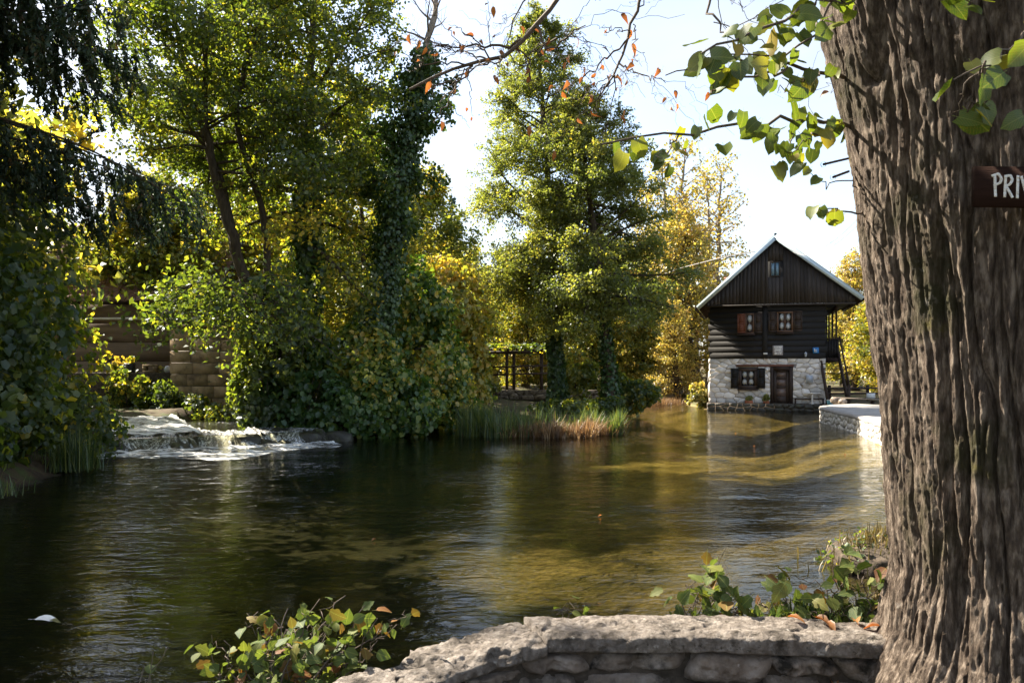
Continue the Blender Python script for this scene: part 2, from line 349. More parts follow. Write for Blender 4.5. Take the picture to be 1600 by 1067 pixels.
M['stream'] = water_mat('stream_water', 3.0, .10)
def foam_mat(name, lo, hi, sc3=(3, 5, 3), scale=1.0):
    m, n, l, o = nmat(name); g = n.new('ShaderNodeNewGeometry'); f = noise(n, l, g.outputs['Position'], scale, 8, .7, sc3, .8)
    r = ramp(n, [(lo, (0, 0, 0)), (hi, (1, 1, 1))]); l.new(f, r.inputs[0])
    d = n.new('ShaderNodeBsdfPrincipled'); d.inputs['Base Color'].default_value = (.86, .88, .88, 1); d.inputs['Roughness'].default_value = .35
    bp = n.new('ShaderNodeBump'); bp.inputs['Strength'].default_value = .5; bp.inputs['Distance'].default_value = .03; l.new(f, bp.inputs['Height']); l.new(bp.outputs[0], d.inputs['Normal'])
    t = n.new('ShaderNodeBsdfTransparent'); mx = n.new('ShaderNodeMixShader'); l.new(r.outputs[0], mx.inputs[0]); l.new(t.outputs[0], mx.inputs[1]); l.new(d.outputs[0], mx.inputs[2])
    l.new(mx.outputs[0], o.inputs[0]); return m
M['foam'] = foam_mat('foam', .44, .60, (1.6, 4.5, 2), 1.0)
M['fall'] = foam_mat('falling_water', .44, .70, (7, 7, 1.0), 2.2)
M['glare_foam'] = foam_mat('glare_foam', .36, .58, (1.4, 3.2, 2), 1.6)  # foam white painted for the sun glare on the upper stream

def ground_mat():
    m, n, l, o = nmat('ground'); b = n.new('ShaderNodeBsdfPrincipled'); l.new(b.outputs[0], o.inputs[0]); b.inputs['Roughness'].default_value = .9; b.inputs['Specular IOR Level'].default_value = .2
    g = n.new('ShaderNodeNewGeometry'); pos = g.outputs['Position']; s = n.new('ShaderNodeSeparateXYZ'); l.new(pos, s.inputs[0])
    f = noise(n, l, pos, 1.6, 9, .7)
    land = ramp(n, [(.30, (.030, .022, .014)), (.48, (.075, .052, .03)), (.58, (.055, .075, .022)), (.72, (.16, .105, .05))]); l.new(f, land.inputs[0])
    f2 = noise(n, l, pos, .55, 8, .65); f4 = noise(n, l, pos, 12, 7, .75)
    bed = ramp(n, [(.36, (.06, .052, .020)), (.46, (.22, .17, .07)), (.56, (.36, .27, .125)), (.7, (.46, .35, .18))]); l.new(f2, bed.inputs[0])
    peb = ramp(n, [(.38, (.35, .36, .34)), (.62, (1.3, 1.25, 1.15))]); l.new(f4, peb.inputs[0])
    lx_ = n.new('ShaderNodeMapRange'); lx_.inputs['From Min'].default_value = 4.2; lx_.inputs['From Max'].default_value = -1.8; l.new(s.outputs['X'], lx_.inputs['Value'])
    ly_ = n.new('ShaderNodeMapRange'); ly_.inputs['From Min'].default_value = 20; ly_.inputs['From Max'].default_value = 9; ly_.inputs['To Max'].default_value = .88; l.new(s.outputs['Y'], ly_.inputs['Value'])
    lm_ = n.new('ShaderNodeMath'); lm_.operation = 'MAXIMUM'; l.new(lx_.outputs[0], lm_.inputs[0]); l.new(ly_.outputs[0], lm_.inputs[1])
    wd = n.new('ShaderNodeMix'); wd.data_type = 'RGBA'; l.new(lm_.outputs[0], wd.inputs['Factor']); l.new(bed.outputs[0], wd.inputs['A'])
    shade_bed = ramp(n, [(.40, (.006, .007, .004)), (.58, (.016, .014, .007)), (.76, (.04, .028, .013))]); l.new(f2, shade_bed.inputs[0]); l.new(shade_bed.outputs[0], wd.inputs['B']); bed = wd  # tree shade on the left put into the bed colour; near bed darkened too
    bm = n.new('ShaderNodeMix'); bm.data_type = 'RGBA'; bm.blend_type = 'MULTIPLY'; bm.inputs['Factor'].default_value = 1; l.new(bed.outputs['Result'], bm.inputs['A']); l.new(peb.outputs[0], bm.inputs['B'])
    mr = n.new('ShaderNodeMapRange'); mr.inputs['From Min'].default_value = -.04; mr.inputs['From Max'].default_value = .1; l.new(s.outputs['Z'], mr.inputs['Value'])
    mx = n.new('ShaderNodeMix'); mx.data_type = 'RGBA'; l.new(mr.outputs[0], mx.inputs['Factor']); l.new(bm.outputs['Result'], mx.inputs['A']); l.new(land.outputs[0], mx.inputs['B'])
    l.new(mx.outputs['Result'], b.inputs['Base Color'])
    fb = noise(n, l, pos, 7, 9, .75); bp = n.new('ShaderNodeBump'); bp.inputs['Strength'].default_value = .7; bp.inputs['Distance'].default_value = .05; l.new(fb, bp.inputs['Height']); l.new(bp.outputs[0], b.inputs['Normal'])
    return m
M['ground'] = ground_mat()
# ------------------------------------------------------------------ terrain and water
POND = np.array([(-16, 2.0), (-4, 1.6), (-1.75, 2.2), (-1.25, 2.9), (-.75, 3.6), (-.3, 4.0), (.2, 4.12), (1.7, 4.1), (2.5, 5.0), (3.4, 6.6), (4.0, 8.7), (6.0, 12), (8.0, 16), (9.6, 19.5),
                 (10.3, 22.5), (11.6, 27), (12.3, 31), (12.7, 33.2), (14, 35.2), (15.8, 36.8), (16.2, 39.2), (16.2, 40.6), (10.3, 42.4), (10.3, 46), (10.4, 52), (8.2, 53.5), (7.3, 49),
                 (6.3, 44), (5.0, 38), (3.7, 31), (2.9, 28.2), (0, 28.6), (-2, 29.0), (-3.3, 28.6), (-3.6, 26.8), (-4.8, 24.8), (-5.9, 23.6), (-8.4, 22.0), (-10.6, 20.7), (-10.0, 18.6), (-9.3, 16.2), (-8.5, 12.7), (-9.2, 9.0), (-16, 7)])
STREAM = np.array([(-5.7, 23.5), (-10.7, 20.6), (-11.4, 22), (-11.6, 25), (-11.0, 28.6), (-9.6, 29.0), (-8.0, 27.6), (-6.4, 25.4)])
def sdist(P, poly):
    """signed distance, positive outside"""
    d = np.full(len(P), 1e9); ins = np.zeros(len(P), bool)
    for a, b in zip(poly, np.roll(poly, -1, 0)):
        e = b - a; w = P - a; t = np.clip((w @ e) / (e @ e), 0, 1); d = np.minimum(d, np.linalg.norm(w - t[:, None] * e, axis=1))
        c = ((a[1] <= P[:, 1]) & (b[1] > P[:, 1])) | ((b[1] <= P[:, 1]) & (a[1] > P[:, 1]))
        with np.errstate(divide='ignore', invalid='ignore'):
            xi = a[0] + (P[:, 1] - a[1]) / (b[1] - a[1]) * (b[0] - a[0])
        ins ^= c & (P[:, 0] < xi)
    return np.where(ins, -d, d)
def ground_z(X, Y):
    P = np.stack([X, Y], -1).reshape(-1, 2); d = sdist(P, POND); q = np.c_[P, np.zeros(len(P))]
    n1 = fbm(q * .35, 3, 3); n2 = fbm(q * 1.7, 3, 9)
    x, y = P[:, 0], P[:, 1]
    isl = ((x > -4) & (x < 9) & (y > 24)).astype(float)          # the gentle bank under the two big trees
    up = np.where(isl > 0, .30 * sstep(.0, 1.5, d) + .55 * sstep(2, 9, d), .30 * sstep(.1, .45, d) + .38 * sstep(.35, 1.6, d))
    quay = ((x > 9) & (y > 18) & (y < 60)); up = np.where(quay, .52 * sstep(.28, .5, d), up)
    z = np.where(d > 0, up + n2 * .05 * sstep(.2, 1.5, d) + n1 * .10 * sstep(1, 6, d) * (~quay) * (y > 6), -(.8 + .5 * sstep(2, -4, x)) * sstep(0, 3.2, -d) * (.95 + .12 * n1) - .08 * sstep(0, .4, -d) + n2 * .02)
    ds = sdist(P, STREAM); z = np.where((d > 0) & (ds < .5), np.minimum(z, .12 + .5 * sstep(0, .5, ds)), z)
    z = np.where(np.hypot(x, y - 2) < 3.2, z * (1 - sstep(-.1, .3, d)) + .70 * sstep(-.1, .3, d), z) * 1.0
    r = np.hypot(x, y - 30); z = z + np.where(d > 0, sstep(40, 140, r) * 3.0 + n1 * sstep(40, 200, r) * 1.5, 0)
    return z.reshape(np.shape(X))
def axis(parts):
    return np.unique(np.concatenate([np.arange(a, b, s) for a, b, s in parts]))
ax = axis([(-900, -120, 60), (-120, -40, 8), (-40, -16, 1.2), (-16, 18, .24), (18, 40, 1.0), (40, 120, 8), (120, 901, 60)])
ay = axis([(-300, -20, 40), (-20, 0, 2), (0, 8, .16), (8, 44, .26), (44, 62, .6), (62, 130, 5), (130, 1501, 60)])
GX, GY = np.meshgrid(ax, ay); GZ = ground_z(GX, GY)
nx, ny = len(ax), len(ay); idx = np.arange(nx * ny).reshape(ny, nx)
F = np.stack([idx[:-1, :-1], idx[:-1, 1:], idx[1:, 1:], idx[1:, :-1]], -1).reshape(-1, 4)
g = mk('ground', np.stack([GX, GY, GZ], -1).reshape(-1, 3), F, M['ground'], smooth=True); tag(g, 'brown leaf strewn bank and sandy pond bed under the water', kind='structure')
def gz_at(x, y): return float(ground_z(np.array([x]), np.array([y]))[0])

# pond surface with real wavelets near the camera
wx = np.linspace(-16, 18, 120); wy = np.concatenate([np.linspace(.8, 14, 150), np.linspace(14.3, 54, 110)])
WX, WY = np.meshgrid(wx, wy); WZ = .010 * fbm(np.stack([WX * .7, WY * 1.5, WX * 0], -1), 3, 40)
idx = np.arange(WX.size).reshape(WX.shape); F = np.stack([idx[:-1, :-1], idx[:-1, 1:], idx[1:, 1:], idx[1:, :-1]], -1).reshape(-1, 4)
w = mk('water', np.stack([WX, WY, WZ], -1).reshape(-1, 3), F, M['water'], smooth=True); tag(w, 'rippled clear green brown pond in front of the house', kind='structure')
# upper stream, level with the weir lip
c = STREAM.mean(0); ring = [c + (STREAM - c) * k for k in (1.05, .7, .35)]
V = np.vstack([np.c_[r, np.full(len(r), .34)] for r in ring] + [[(*c, .34)]]); V[:, 2] += .012 * fbm(V * 2, 2); n = len(STREAM)
F = [[a * n + i, a * n + (i + 1) % n, (a + 1) * n + (i + 1) % n, (a + 1) * n + i] for a in (0, 1) for i in range(n)] + [[2 * n + i, 2 * n + (i + 1) % n, 3 * n] for i in range(n)]
w2 = mk('stream_water', V, F, M['stream'], smooth=True); tag(w2, 'sunlit stream arriving above the little waterfall', kind='structure')
# waterfall: a broken sheet over the weir
lip = np.array([(-11.0, 20.75), (-9.5, 21.55), (-8.2, 22.3), (-7, 23.05), (-5.6, 23.75)])
def along(poly, t):
    s = np.r_[0, np.cumsum(np.linalg.norm(np.diff(poly, axis=0), axis=1))]; t = np.asarray(t) * s[-1]
    return np.stack([np.interp(t, s, poly[:, k]) for k in range(poly.shape[1])], -1)
nu, nv = 150, 16; u = np.linspace(0, 1, nu); vv = np.linspace(0, 1, nv); base = along(lip, u); dn = norm(np.array([.55, -.83]))
WF = np.zeros((nv, nu, 3))
for j, t in enumerate(vv):
    o = -.9 + 2.0 * t + .12 * fbm(np.c_[u * 12, u * 0, u * 0 + t * 2], 3, 5)
    WF[j, :, :2] = base + dn * o[:, None]
    prof = .37 - .38 * sstep(.42, .75, t + .10 * fbm(np.c_[u * 9, u * 0, u * 0], 3, 8))
    WF[j, :, 2] = prof + .05 * fbm(np.c_[u * 40, u * 0 + t * 5, u * 0], 3, 2)
idx = np.arange(nu * nv).reshape(nv, nu); F = np.stack([idx[:-1, :-1], idx[:-1, 1:], idx[1:, 1:], idx[1:, :-1]], -1).reshape(-1, 4)
WR = WF.copy(); q = WR.reshape(-1, 3); WR[:, :, 2] += (.10 * fbm(q * 3.1, 3, 91) + .05 * fbm(q * 9, 3, 92)).reshape(nv, nu) - .035; WR[-3:, :, 2] = np.minimum(WR[-3:, :, 2], -.15)
o = mk('rock_weir', WR.reshape(-1, 3), F, M['wet_rock'], smooth=True); tag(o, 'uneven dark rock ledge under the little waterfall', 'weir')
o = mk('waterfall', WF.reshape(-1, 3), F, M['fall'], smooth=True); tag(o, 'low white waterfall tumbling over the mossy weir', kind='structure')
# foam sheet, white in place of sun glare on the stream above the lip
nu, nv = 110, 60; u = np.linspace(.02, .52, nu); b_ = along(lip, u); RP = np.zeros((nv, nu, 3))
for j, t in enumerate(np.linspace(0, 1, nv)):
    RP[j, :, :2] = b_ - dn * (.25 + 6.2 * t) + np.array([.9, 0]) * t * (1 - 2 * (u - .02))[:, None]
    RP[j, :, 2] = .40 + .30 * t + .04 * fbm(np.c_[u * 22, u * 0 + t * 9, u * 0], 4, 15) * (1 - .3 * t)
idx = np.arange(nu * nv).reshape(nv, nu); F = np.stack([idx[:-1, :-1], idx[:-1, 1:], idx[1:, 1:], idx[1:, :-1]], -1).reshape(-1, 4)
ed = np.maximum(sstep(.80, 1.0, np.linspace(0, 1, nv))[:, None] * np.ones(nu)[None], np.maximum(sstep(.12, 0, (u - .02) / .5), sstep(.80, 1.0, (u - .02) / .5))[None] * np.ones(nv)[:, None]); RP[:, :, 2] -= ed * (.22 + .16 * fbm(np.stack([RP[:, :, 0] * 2.2, RP[:, :, 1] * 2.2, RP[:, :, 0] * 0], -1), 3, 55))
RP[:, :, 2] += .05 * fbm(RP * np.array([1.2, 2.4, 0]), 3, 56)
SW = RP.copy(); SW[:, :, 2] -= .035
o = mk('stream_water', SW.reshape(-1, 3), F, M['stream'], smooth=True); tag(o, 'dark fast water running under the white glare sheet', kind='structure')
o = mk('glare_water', RP.reshape(-1, 3), F, M['glare_foam'], smooth=True); tag(o, 'white foam sheet coloured as sun glare above the left part of the waterfall', kind='structure')
# foam drifting from its foot
nu, nv = 120, 40; u = np.linspace(-.06, 1.0, nu); fp = along(lip, u); FM = np.zeros((nv, nu, 3))
for j, t in enumerate(np.linspace(0, 1, nv)):
    wd = 2.4 * (.6 + .5 * np.sin(u * np.pi) + .35 * fbm(np.c_[u * 5, u * 0, u * 0], 3, 1))
    FM[j, :, :2] = fp + dn * (.75 + t * wd)[:, None]
    FM[j, :, 2] = .02 + (.06 * (1 - t) + .03 * (1 - t) * fbm(np.c_[u * 30, u * 0 + t * 9, u * 0], 3, 7))
idx = np.arange(nu * nv).reshape(nv, nu); F = np.stack([idx[:-1, :-1], idx[:-1, 1:], idx[1:, 1:], idx[1:, :-1]], -1).reshape(-1, 4)
o = mk('foam', FM.reshape(-1, 3), F, M['foam'], smooth=True); tag(o, 'white foam spreading at the foot of the waterfall', kind='stuff')

def ico_rock(center, size, seed, sub=2):
    """lumpy stone as (V, F)"""
    t = (1 + 5 ** .5) / 2
    V = norm(np.array([(-1, t, 0), (1, t, 0), (-1, -t, 0), (1, -t, 0), (0, -1, t), (0, 1, t), (0, -1, -t), (0, 1, -t), (t, 0, -1), (t, 0, 1), (-t, 0, -1), (-t, 0, 1)], float))
    F = [(0, 11, 5), (0, 5, 1), (0, 1, 7), (0, 7, 10), (0, 10, 11), (1, 5, 9), (5, 11, 4), (11, 10, 2), (10, 7, 6), (7, 1, 8), (3, 9, 4), (3, 4, 2), (3, 2, 6), (3, 6, 8), (3, 8, 9), (4, 9, 5), (2, 4, 11), (6, 2, 10), (8, 6, 7), (9, 8, 1)]
    V = list(map(tuple, V))
    for _ in range(sub):
        mid = {}; G = []
        def m(a, b):
            k = (min(a, b), max(a, b))
            if k not in mid: mid[k] = len(V); V.append(tuple(norm((np.array(V[a]) + np.array(V[b])))))
            return mid[k]
        for a, b, c in F:
            x, y, z = m(a, b), m(b, c), m(c, a); G += [(a, x, z), (b, y, x), (c, z, y), (x, y, z)]
        F = G
    A = np.array(V); A = A * (1 + .22 * fbm(A * 1.6 + seed * 7.1, 3, seed))[:, None]; A = np.clip(A, -.86, .86)
    return A * np.array(size) + np.array(center), np.array(F)
spots = [(-10.85, 20.4, .46), (-9.75, 21.15, .22), (-9.2, 21.7, .30), (-8.25, 22.0, .20), (-7.6, 22.65, .36), (-6.75, 22.95, .22), (-6.15, 23.5, .38), (-5.3, 24.0, .34)]
names = ['dark mossy rock at the left end of the weir against the dark shrub', 'wet rock second from the left end of the weir', 'wet rock third from the left end of the weir', 'wet rock left of the middle of the weir',
         'wet rock in the middle of the weir', 'wet rock third from the right end of the weir', 'wet rock beside the small fall at the right of the weir', 'mossy rock at the right end of the weir by the vine bank']
for i, ((x, y, s), lab) in enumerate(zip(spots, names)):
    if i not in (0, 4, 6, 7): continue
    V, F = ico_rock((x, y, .06 + .08 * (i == 0)), (s * 1.7, s * 1.0, s * .85), i + 3)
    tag(mk('weir_rock', V, F, M['wet_rock'], smooth=True), lab, 'rock', 'rocks along the weir')

# ------------------------------------------------------------------ irregular stone facing
def clip_half(poly, p, n):
    out = []
    for a, b in zip(poly, poly[1:] + poly[:1]):
        da, db = (a - p) @ n, (b - p) @ n
        if da <= 0: out.append(a)
        if (da < 0 < db) or (db < 0 < da): out.append(a + (b - a) * (da / (da - db)))
    return out
def area(poly): return abs(sum(a[0] * b[1] - a[1] * b[0] for a, b in zip(poly, poly[1:] + poly[:1]))) / 2 if len(poly) > 2 else 0
def stones(w, h, cw, ch, holes=(), jit=.42, seed=0):
    rr = np.random.default_rng(seed); pts = []; rows = max(1, round(h / ch)); 
    for j in range(rows):
        n = max(1, round(w / (cw * rr.uniform(.8, 1.25)))); off = rr.uniform(-.3, .3)
        for i in range(n): pts.append(((i + .5 + off * .5 + rr.uniform(-jit, jit)) * w / n, (j + .5 + rr.uniform(-jit, jit) * .8) * h / rows))
    pts = np.array(pts); asp = np.array([1, cw / ch]); out = []
    for k, p in enumerate(pts):
        poly = [np.array(q, float) for q in ((0, 0), (w, 0), (w, h), (0, h))]
        d = np.linalg.norm((pts - p) * asp, axis=1)
        for j in np.argsort(d)[1:22]:
            q = pts[j]; nv = (q - p) * asp * asp; poly = clip_half(poly, (p + q) / 2, nv)
            if len(poly) < 3: break
        for (x0, x1, y0, y1) in holes:
            if len(poly) < 3: break
            xs = [v[0] for v in poly]; ys = [v[1] for v in poly]
            if max(xs) <= x0 or min(xs) >= x1 or max(ys) <= y0 or min(ys) >= y1: continue
            c = [clip_half(poly, np.array(pp), np.array(nn)) for pp, nn in (((x0, 0), (1, 0)), ((x1, 0), (-1, 0)), ((0, y0), (0, 1)), ((0, y1), (0, -1)))]
            poly = max(c, key=area)
        if area(poly) > .012 * cw * ch * 8: out.append(poly)
    return out
def face_stones(name, polys, fmap, mat, parent, depth=.05, gap=.018, seed=0):
    """fmap(u,v,d) -> world point, d measured outwards"""
    rr = np.random.default_rng(seed)
    for poly in polys:
        P = np.array(poly); c = P.mean(0); P = P[np.r_[True, np.linalg.norm(np.diff(P, axis=0), axis=1) > .012]]
        n = len(P)
        if n < 3: continue
        dd = norm(P - c); sz = np.linalg.norm(P - c, axis=1).mean()
        tilt = rr.normal(0, .22, 2) * depth / sz; pr = depth * rr.uniform(.6, 1.25)
        rings = []
        for sh, dep in ((gap * .6, -.03), (gap * 1.0, pr * .55), (gap * 1.0 + sz * .13, pr)):
            Q = P - dd * np.minimum(sh, np.linalg.norm(P - c, axis=1)[:, None] * .5)
            Q = Q + (0 if dep < 0 else 1) * rr.normal(0, sz * .03, Q.shape)
            rings.append([fmap(q[0], q[1], dep + (0 if dep < 0 else (q - c) @ tilt)) for q in Q])
        V = np.array(rings[0] + rings[1] + rings[2] + [fmap(c[0], c[1], pr * 1.12)])
        Fc = [(a * n + i, a * n + (i + 1) % n, (a + 1) * n + (i + 1) % n, (a + 1) * n + i) for a in (0, 1) for i in range(n)] + [(2 * n + i, 2 * n + (i + 1) % n, 3 * n) for i in range(n)]
        mk(name, V, [list(f) for f in Fc], mat, parent)

# ------------------------------------------------------------------ the mill house
YF = 41.5; HS = FPX / YF
hx = lambda px: (px - 800) / HS
hz_ = lambda py: H - (py - HOR) / HS
X0, X1 = hx(1107), hx(1288); ZP, ZS, ZL = hz_(630), hz_(560), hz_(478)
DEP = 8.0
house = root('mill_house', ((X0 + X1) / 2, YF, 0), 'black timber house on a white stone ground floor at the water edge', 'house')
HB = YF + DEP
# plinth
MB().box(X0 - .12, X1 + .55, YF - .45, HB, -.6, ZP).build('plinth', M['dark_mortar'], house)
pl = stones(X1 - X0 + .6, ZP + .25, .42, .22, seed=4)
face_stones('stone', pl, lambda u, v, d: (X0 - .1 + u, YF - .45 - d, -.25 + v), M['wet_rock'], house, .05, .02, 3)
# ground floor: mortar core with door and window openings left as shallow recesses, faced with stones
dx0, dx1 = hx(1203.5), hx(1238.5); dz1 = hz_(572.5)
wx0, wx1, wz0, wz1 = hx(1153), hx(1184), hz_(608), hz_(574)
core = MB()
for (a, b, c, d) in ((X0, wx0, ZP, ZS), (wx0, wx1, ZP, wz0), (wx0, wx1, wz1, ZS), (wx1, dx0, ZP, ZS), (dx0, dx1, dz1, ZS), (dx1, X1, ZP, ZS)):
    core.box(a, b, YF, YF + .3, c, d)
core.box(X0, X1, YF + .303, HB, ZP, ZS)
core.build('stone_wall', M['mortar'], house)
holes = [(dx0 - X0, dx1 - X0, -.1, dz1 - ZP), (wx0 - X0, wx1 - X0, wz0 - ZP, wz1 - ZP), (hx(1150) - X0, hx(1238) - X0, dz1 - ZP - .01, dz1 - ZP + .09)]
face_stones('stone', stones(X1 - X0, ZS - ZP, .44, .25, holes, seed=12), lambda u, v, d: (X0 + u, YF - d, ZP + v), M['house_stone'], house, .045, .012, 5)
face_stones('stone', stones(DEP, ZS - ZP, .62, .36, seed=13), lambda u, v, d: (X0 - d, YF + u, ZP + v), M['house_stone'], house, .06, .02, 6)
MB().box(hx(1150), hx(1239.5), YF - .10, YF + .1, dz1 + .005, dz1 + .085, .012).build('lintel', M['lintel'], house)
# log storey
nl = 9; lh = (ZL - ZS) / nl
for k in range(nl):
    e = .10 if k % 2 else .02
    MB().box(X0 + .04 - e, X1 - .03 + e, YF - .10, YF + .12, ZS + k * lh + .004, ZS + (k + 1) * lh - .004, .006).build('log', M['black_wood'], house)
for k in range(nl):
    e = .02 if k % 2 else .10
    MB().box(X0 + .02, X0 + .22, YF + .14, HB - .02, ZS + k * lh + .004, ZS + (k + 1) * lh - .004, .006).build('log', M['black_wood'], house)
    MB().box(X1 - .22, X1 - .02, YF + .14, HB - .02, ZS + k * lh + .004, ZS + (k + 1) * lh - .004, .006).build('log', M['black_wood'], house)
MB().box(X0 + .23, X1 - .23, YF + .125, HB - .05, ZS + .01, ZL).build('inner_wall', M['black_wood'], house)
MB().box(hx(1191), hx(1199), YF - .17, YF - .105, ZS + .02, ZL, .012).build('post', M['black_wood'], house)
# gable of vertical boards, slightly proud, spanning the porch as well
xl, xr, xa = hx(1094), hx(1336), hx(1211); zl, zr, za = hz_(479), hz_(472), hz_(374)
YG = YF - .42
def roofz(x): return za - (xa - x) / (xa - xl) * (za - zl) if x < xa else za - (x - xa) / (xr - xa) * (za - zr)
gw0, gw1, gwz0, gwz1 = hx(1202.5), hx(1218.5), hz_(434), hz_(411)
zb = hz_(476)
x = xl + .25; i = 0
while x < xr - .25:
    wd = random.uniform(.15, .23); x2 = min(x + wd, xr - .2); a, b = x + .0015, x2 - .0015; off = random.uniform(0, .007)
    def board(a, b, z0, top):
        if top: poly = [(a, YG - off, z0), (b, YG - off, z0), (b, YG - off, roofz(b) - .10)] + ([(xa, YG - off, za - .10)] if a < xa < b else []) + [(a, YG - off, roofz(a) - .10)]
        else: poly = [(a, YG - off, z0), (b, YG - off, z0), (b, YG - off, gwz0 - .03), (a, YG - off, gwz0 - .03)]
        if min(p[2] for p in poly[2:]) > z0 + .02: MB().prism(poly, (0, .03, 0)).build('plank', M['gable_wood'], house)
    if b > gw0 - .02 and a < gw1 + .02:
        board(a, b, zb, False); board(a, b, gwz1 + .03, True)
    else: board(a, b, zb, True)
    x = x2; i += 1
MB().prism([(xl + .3, YG + .035, zb + .01), (xr - .3, YG + .035, zb + .01), (xa, YG + .035, za - .16)], (0, .04, 0)).build('gable_backing', M['black_wood'], house)
MB().box(xl + .2, xr - .15, YG - .03, YG + .09, zb - .09, zb - .004, .01).build('tie_beam', M['gable_wood'], house)
MB().box(xl + .45, xr - .4, YG + .08, HB, ZL + .02, ZL + .06).build('soffit', M['black_wood'], house)
# roof slopes, barge trim, rafters, purlins
for sgn, (xe, ze) in ((-1, (hx(1087.5), hz_(479.5))), (1, (hx(1341.5), hz_(470)))):
    top = np.array([xa, 0, za + .06]); ev = np.array([xe, 0, ze]); n = norm(np.array([-(ev - top)[2], 0, (ev - top)[0]]) * (1 if sgn < 0 else -1)); n = n if n[2] > 0 else -n
    a = top + (0, YG - .22, 0); b = ev + (0, YG - .22, 0); up = n * .05
    MB().prism([a, b, b + up, a + up], (0, DEP + 1.4, 0)).build('roof_slope', M['roof_sheet'], house)
    MB().prism([a + n * .052 + (0, -.012, 0), b + n * .052 + (0, -.012, 0), b - n * .17 + (0, -.012, 0), a - n * .17 + (0, -.012, 0)], (0, -.03, 0)).build('barge_board', M['white_metal'], house)
    MB().prism([a + n * .055 + (0, -.05, 0), b + n * .055 + (0, -.05, 0), b + n * .075 + (0, -.05, 0), a + n * .075 + (0, -.05, 0)], (0, .34, 0)).build('edge_flashing', M['white_metal'], house)
    for k in range(8):
        y = YG + .1 + k * 1.1
        MB().prism([a * (1, 0, 1) - n * .02 + (0, y, 0), b * (1, 0, 1) - n * .02 + (0, y, 0), b * (1, 0, 1) - n * .15 + (0, y, 0), a * (1, 0, 1) - n * .15 + (0, y, 0)], (0, .1, 0)).build('rafter', M['dark_wood'], house)
    MB().prism([b + n * .01 + (sgn * .02, .02, 0), b + n * .01 + (sgn * .02, .02, -.10), b + n * .01 + (sgn * .12, .02, -.10), b + n * .01 + (sgn * .12, .02, 0)], (0, DEP + 1.3, 0)).build('gutter', M['dark_wood'], house)
MB().tube([(xa, YG - .22, za + .12), (xa, YG + DEP + 1.2, za + .12)], .09, 6).build('ridge_cap', M['white_metal'], house)
chim = MB().box(hx(1125) + .15, hx(1138) + .25, YF + 3.4, YF + 3.95, hz_(470), hz_(424), .0).build('chimney', M['brick'], house)
MB().box(hx(1125) + .08, hx(1138) + .32, YF + 3.33, YF + 4.02, hz_(424) + .003, hz_(424) + .12, .02).build('chimney_cap', M['brick'], chim)
# windows
def window(x0, x1, z0, z1, y, fw, cols, rows, mat, curtain=None, pane=M['glass'], back=M['black_metal']):
    f = MB(); f.box(x0, x1, y - .05, y + .06, z0, z0 + fw, .008); f.box(x0, x1, y - .05, y + .06, z1 - fw, z1, .008)
    f.box(x0, x0 + fw, y - .045, y + .055, z0 + fw, z1 - fw); f.box(x1 - fw, x1, y - .045, y + .055, z0 + fw, z1 - fw)
    iw, ih = (x1 - x0 - 2 * fw), (z1 - z0 - 2 * fw)
    fr = f.build('window', mat, house)
    for c in range(1, cols): MB().box(x0 + fw + iw * c / cols - .022, x0 + fw + iw * c / cols + .022, y - .03, y + .03, z0 + fw, z1 - fw).build('mullion', mat, fr)
    for r in range(1, rows):
        for c in range(cols):
            MB().box(x0 + fw + iw * c / cols + .022, x0 + fw + iw * (c + 1) / cols - .022, y - .025, y + .025, z0 + fw + ih * r / rows - .012, z0 + fw + ih * r / rows + .012).build('glazing_bar', mat, fr)
    for c in range(cols):
        for r in range(rows):
            MB().box(x0 + fw + iw * c / cols + .022, x0 + fw + iw * (c + 1) / cols - .022, y + .0, y + .006, z0 + fw + ih * r / rows + .012, z0 + fw + ih * (r + 1) / rows - .012).build('pane', pane, fr)
    MB().box(x0 + .01, x1 - .01, y + .07, y + .075, z0 + .01, z1 - .01).build('dark_interior', back, fr)
    if curtain:
        for c in range(cols):
            a, b = x0 + fw + iw * c / cols + .02, x0 + fw + iw * (c + 1) / cols - .02; n = 9; V = []
            for k in range(n):
                t = k / (n - 1); xx = a + (b - a) * t; dip = curtain(t, c)
                V += [(xx, y + .045 + .01 * math.sin(k * 2.4), z1 - fw), (xx, y + .045 + .01 * math.sin(k * 2.4 + .5), z0 + fw + ih * dip)]
            V2 = [(p[0], p[1] + .006, p[2]) for p in V]; m = len(V)
            Fc = [[2 * k, 2 * k + 1, 2 * k + 3, 2 * k + 2] for k in range(n - 1)] + [[m + 2 * k + 2, m + 2 * k + 3, m + 2 * k + 1, m + 2 * k] for k in range(n - 1)]
            mk('curtain', V + V2, Fc, M['cloth'], fr)
    return fr
def shutter(x0, x1, z0, z1, y, mat, label=None, slats=True):
    fw = .06
    f = MB(); f.box(x0, x1, y, y + .035, z0, z0 + fw, .006); f.box(x0, x1, y, y + .035, z1 - fw, z1, .006); f.box(x0, x0 + fw, y + .002, y + .034, z0 + fw, z1 - fw); f.box(x1 - fw, x1, y + .002, y + .034, z0 + fw, z1 - fw)
    zm = (z0 + z1) / 2; f.box(x0 + fw, x1 - fw, y + .002, y + .034, zm - .03, zm + .03)
    s = f.build('shutter', mat, house)
    if label: s['label'] = label
    for (a, b) in ((z0 + fw, zm - .03), (zm + .03, z1 - fw)):
        n = 4; MB().box(x0 + fw, x1 - fw, y + .016, y + .028, a, b).build('panel', mat, s)
        for q in range(1, n): zz = a + (b - a) * q / n; MB().box(x0 + fw + .01, x1 - fw - .01, y + .006, y + .015, zz - .02, zz + .02).build('slat', mat, s)
YW = YF - .165
window(gw0, gw1, gwz0, gwz1, YG - .0, .05, 2, 1, M['gable_wood'], pane=M['blue_glass'])
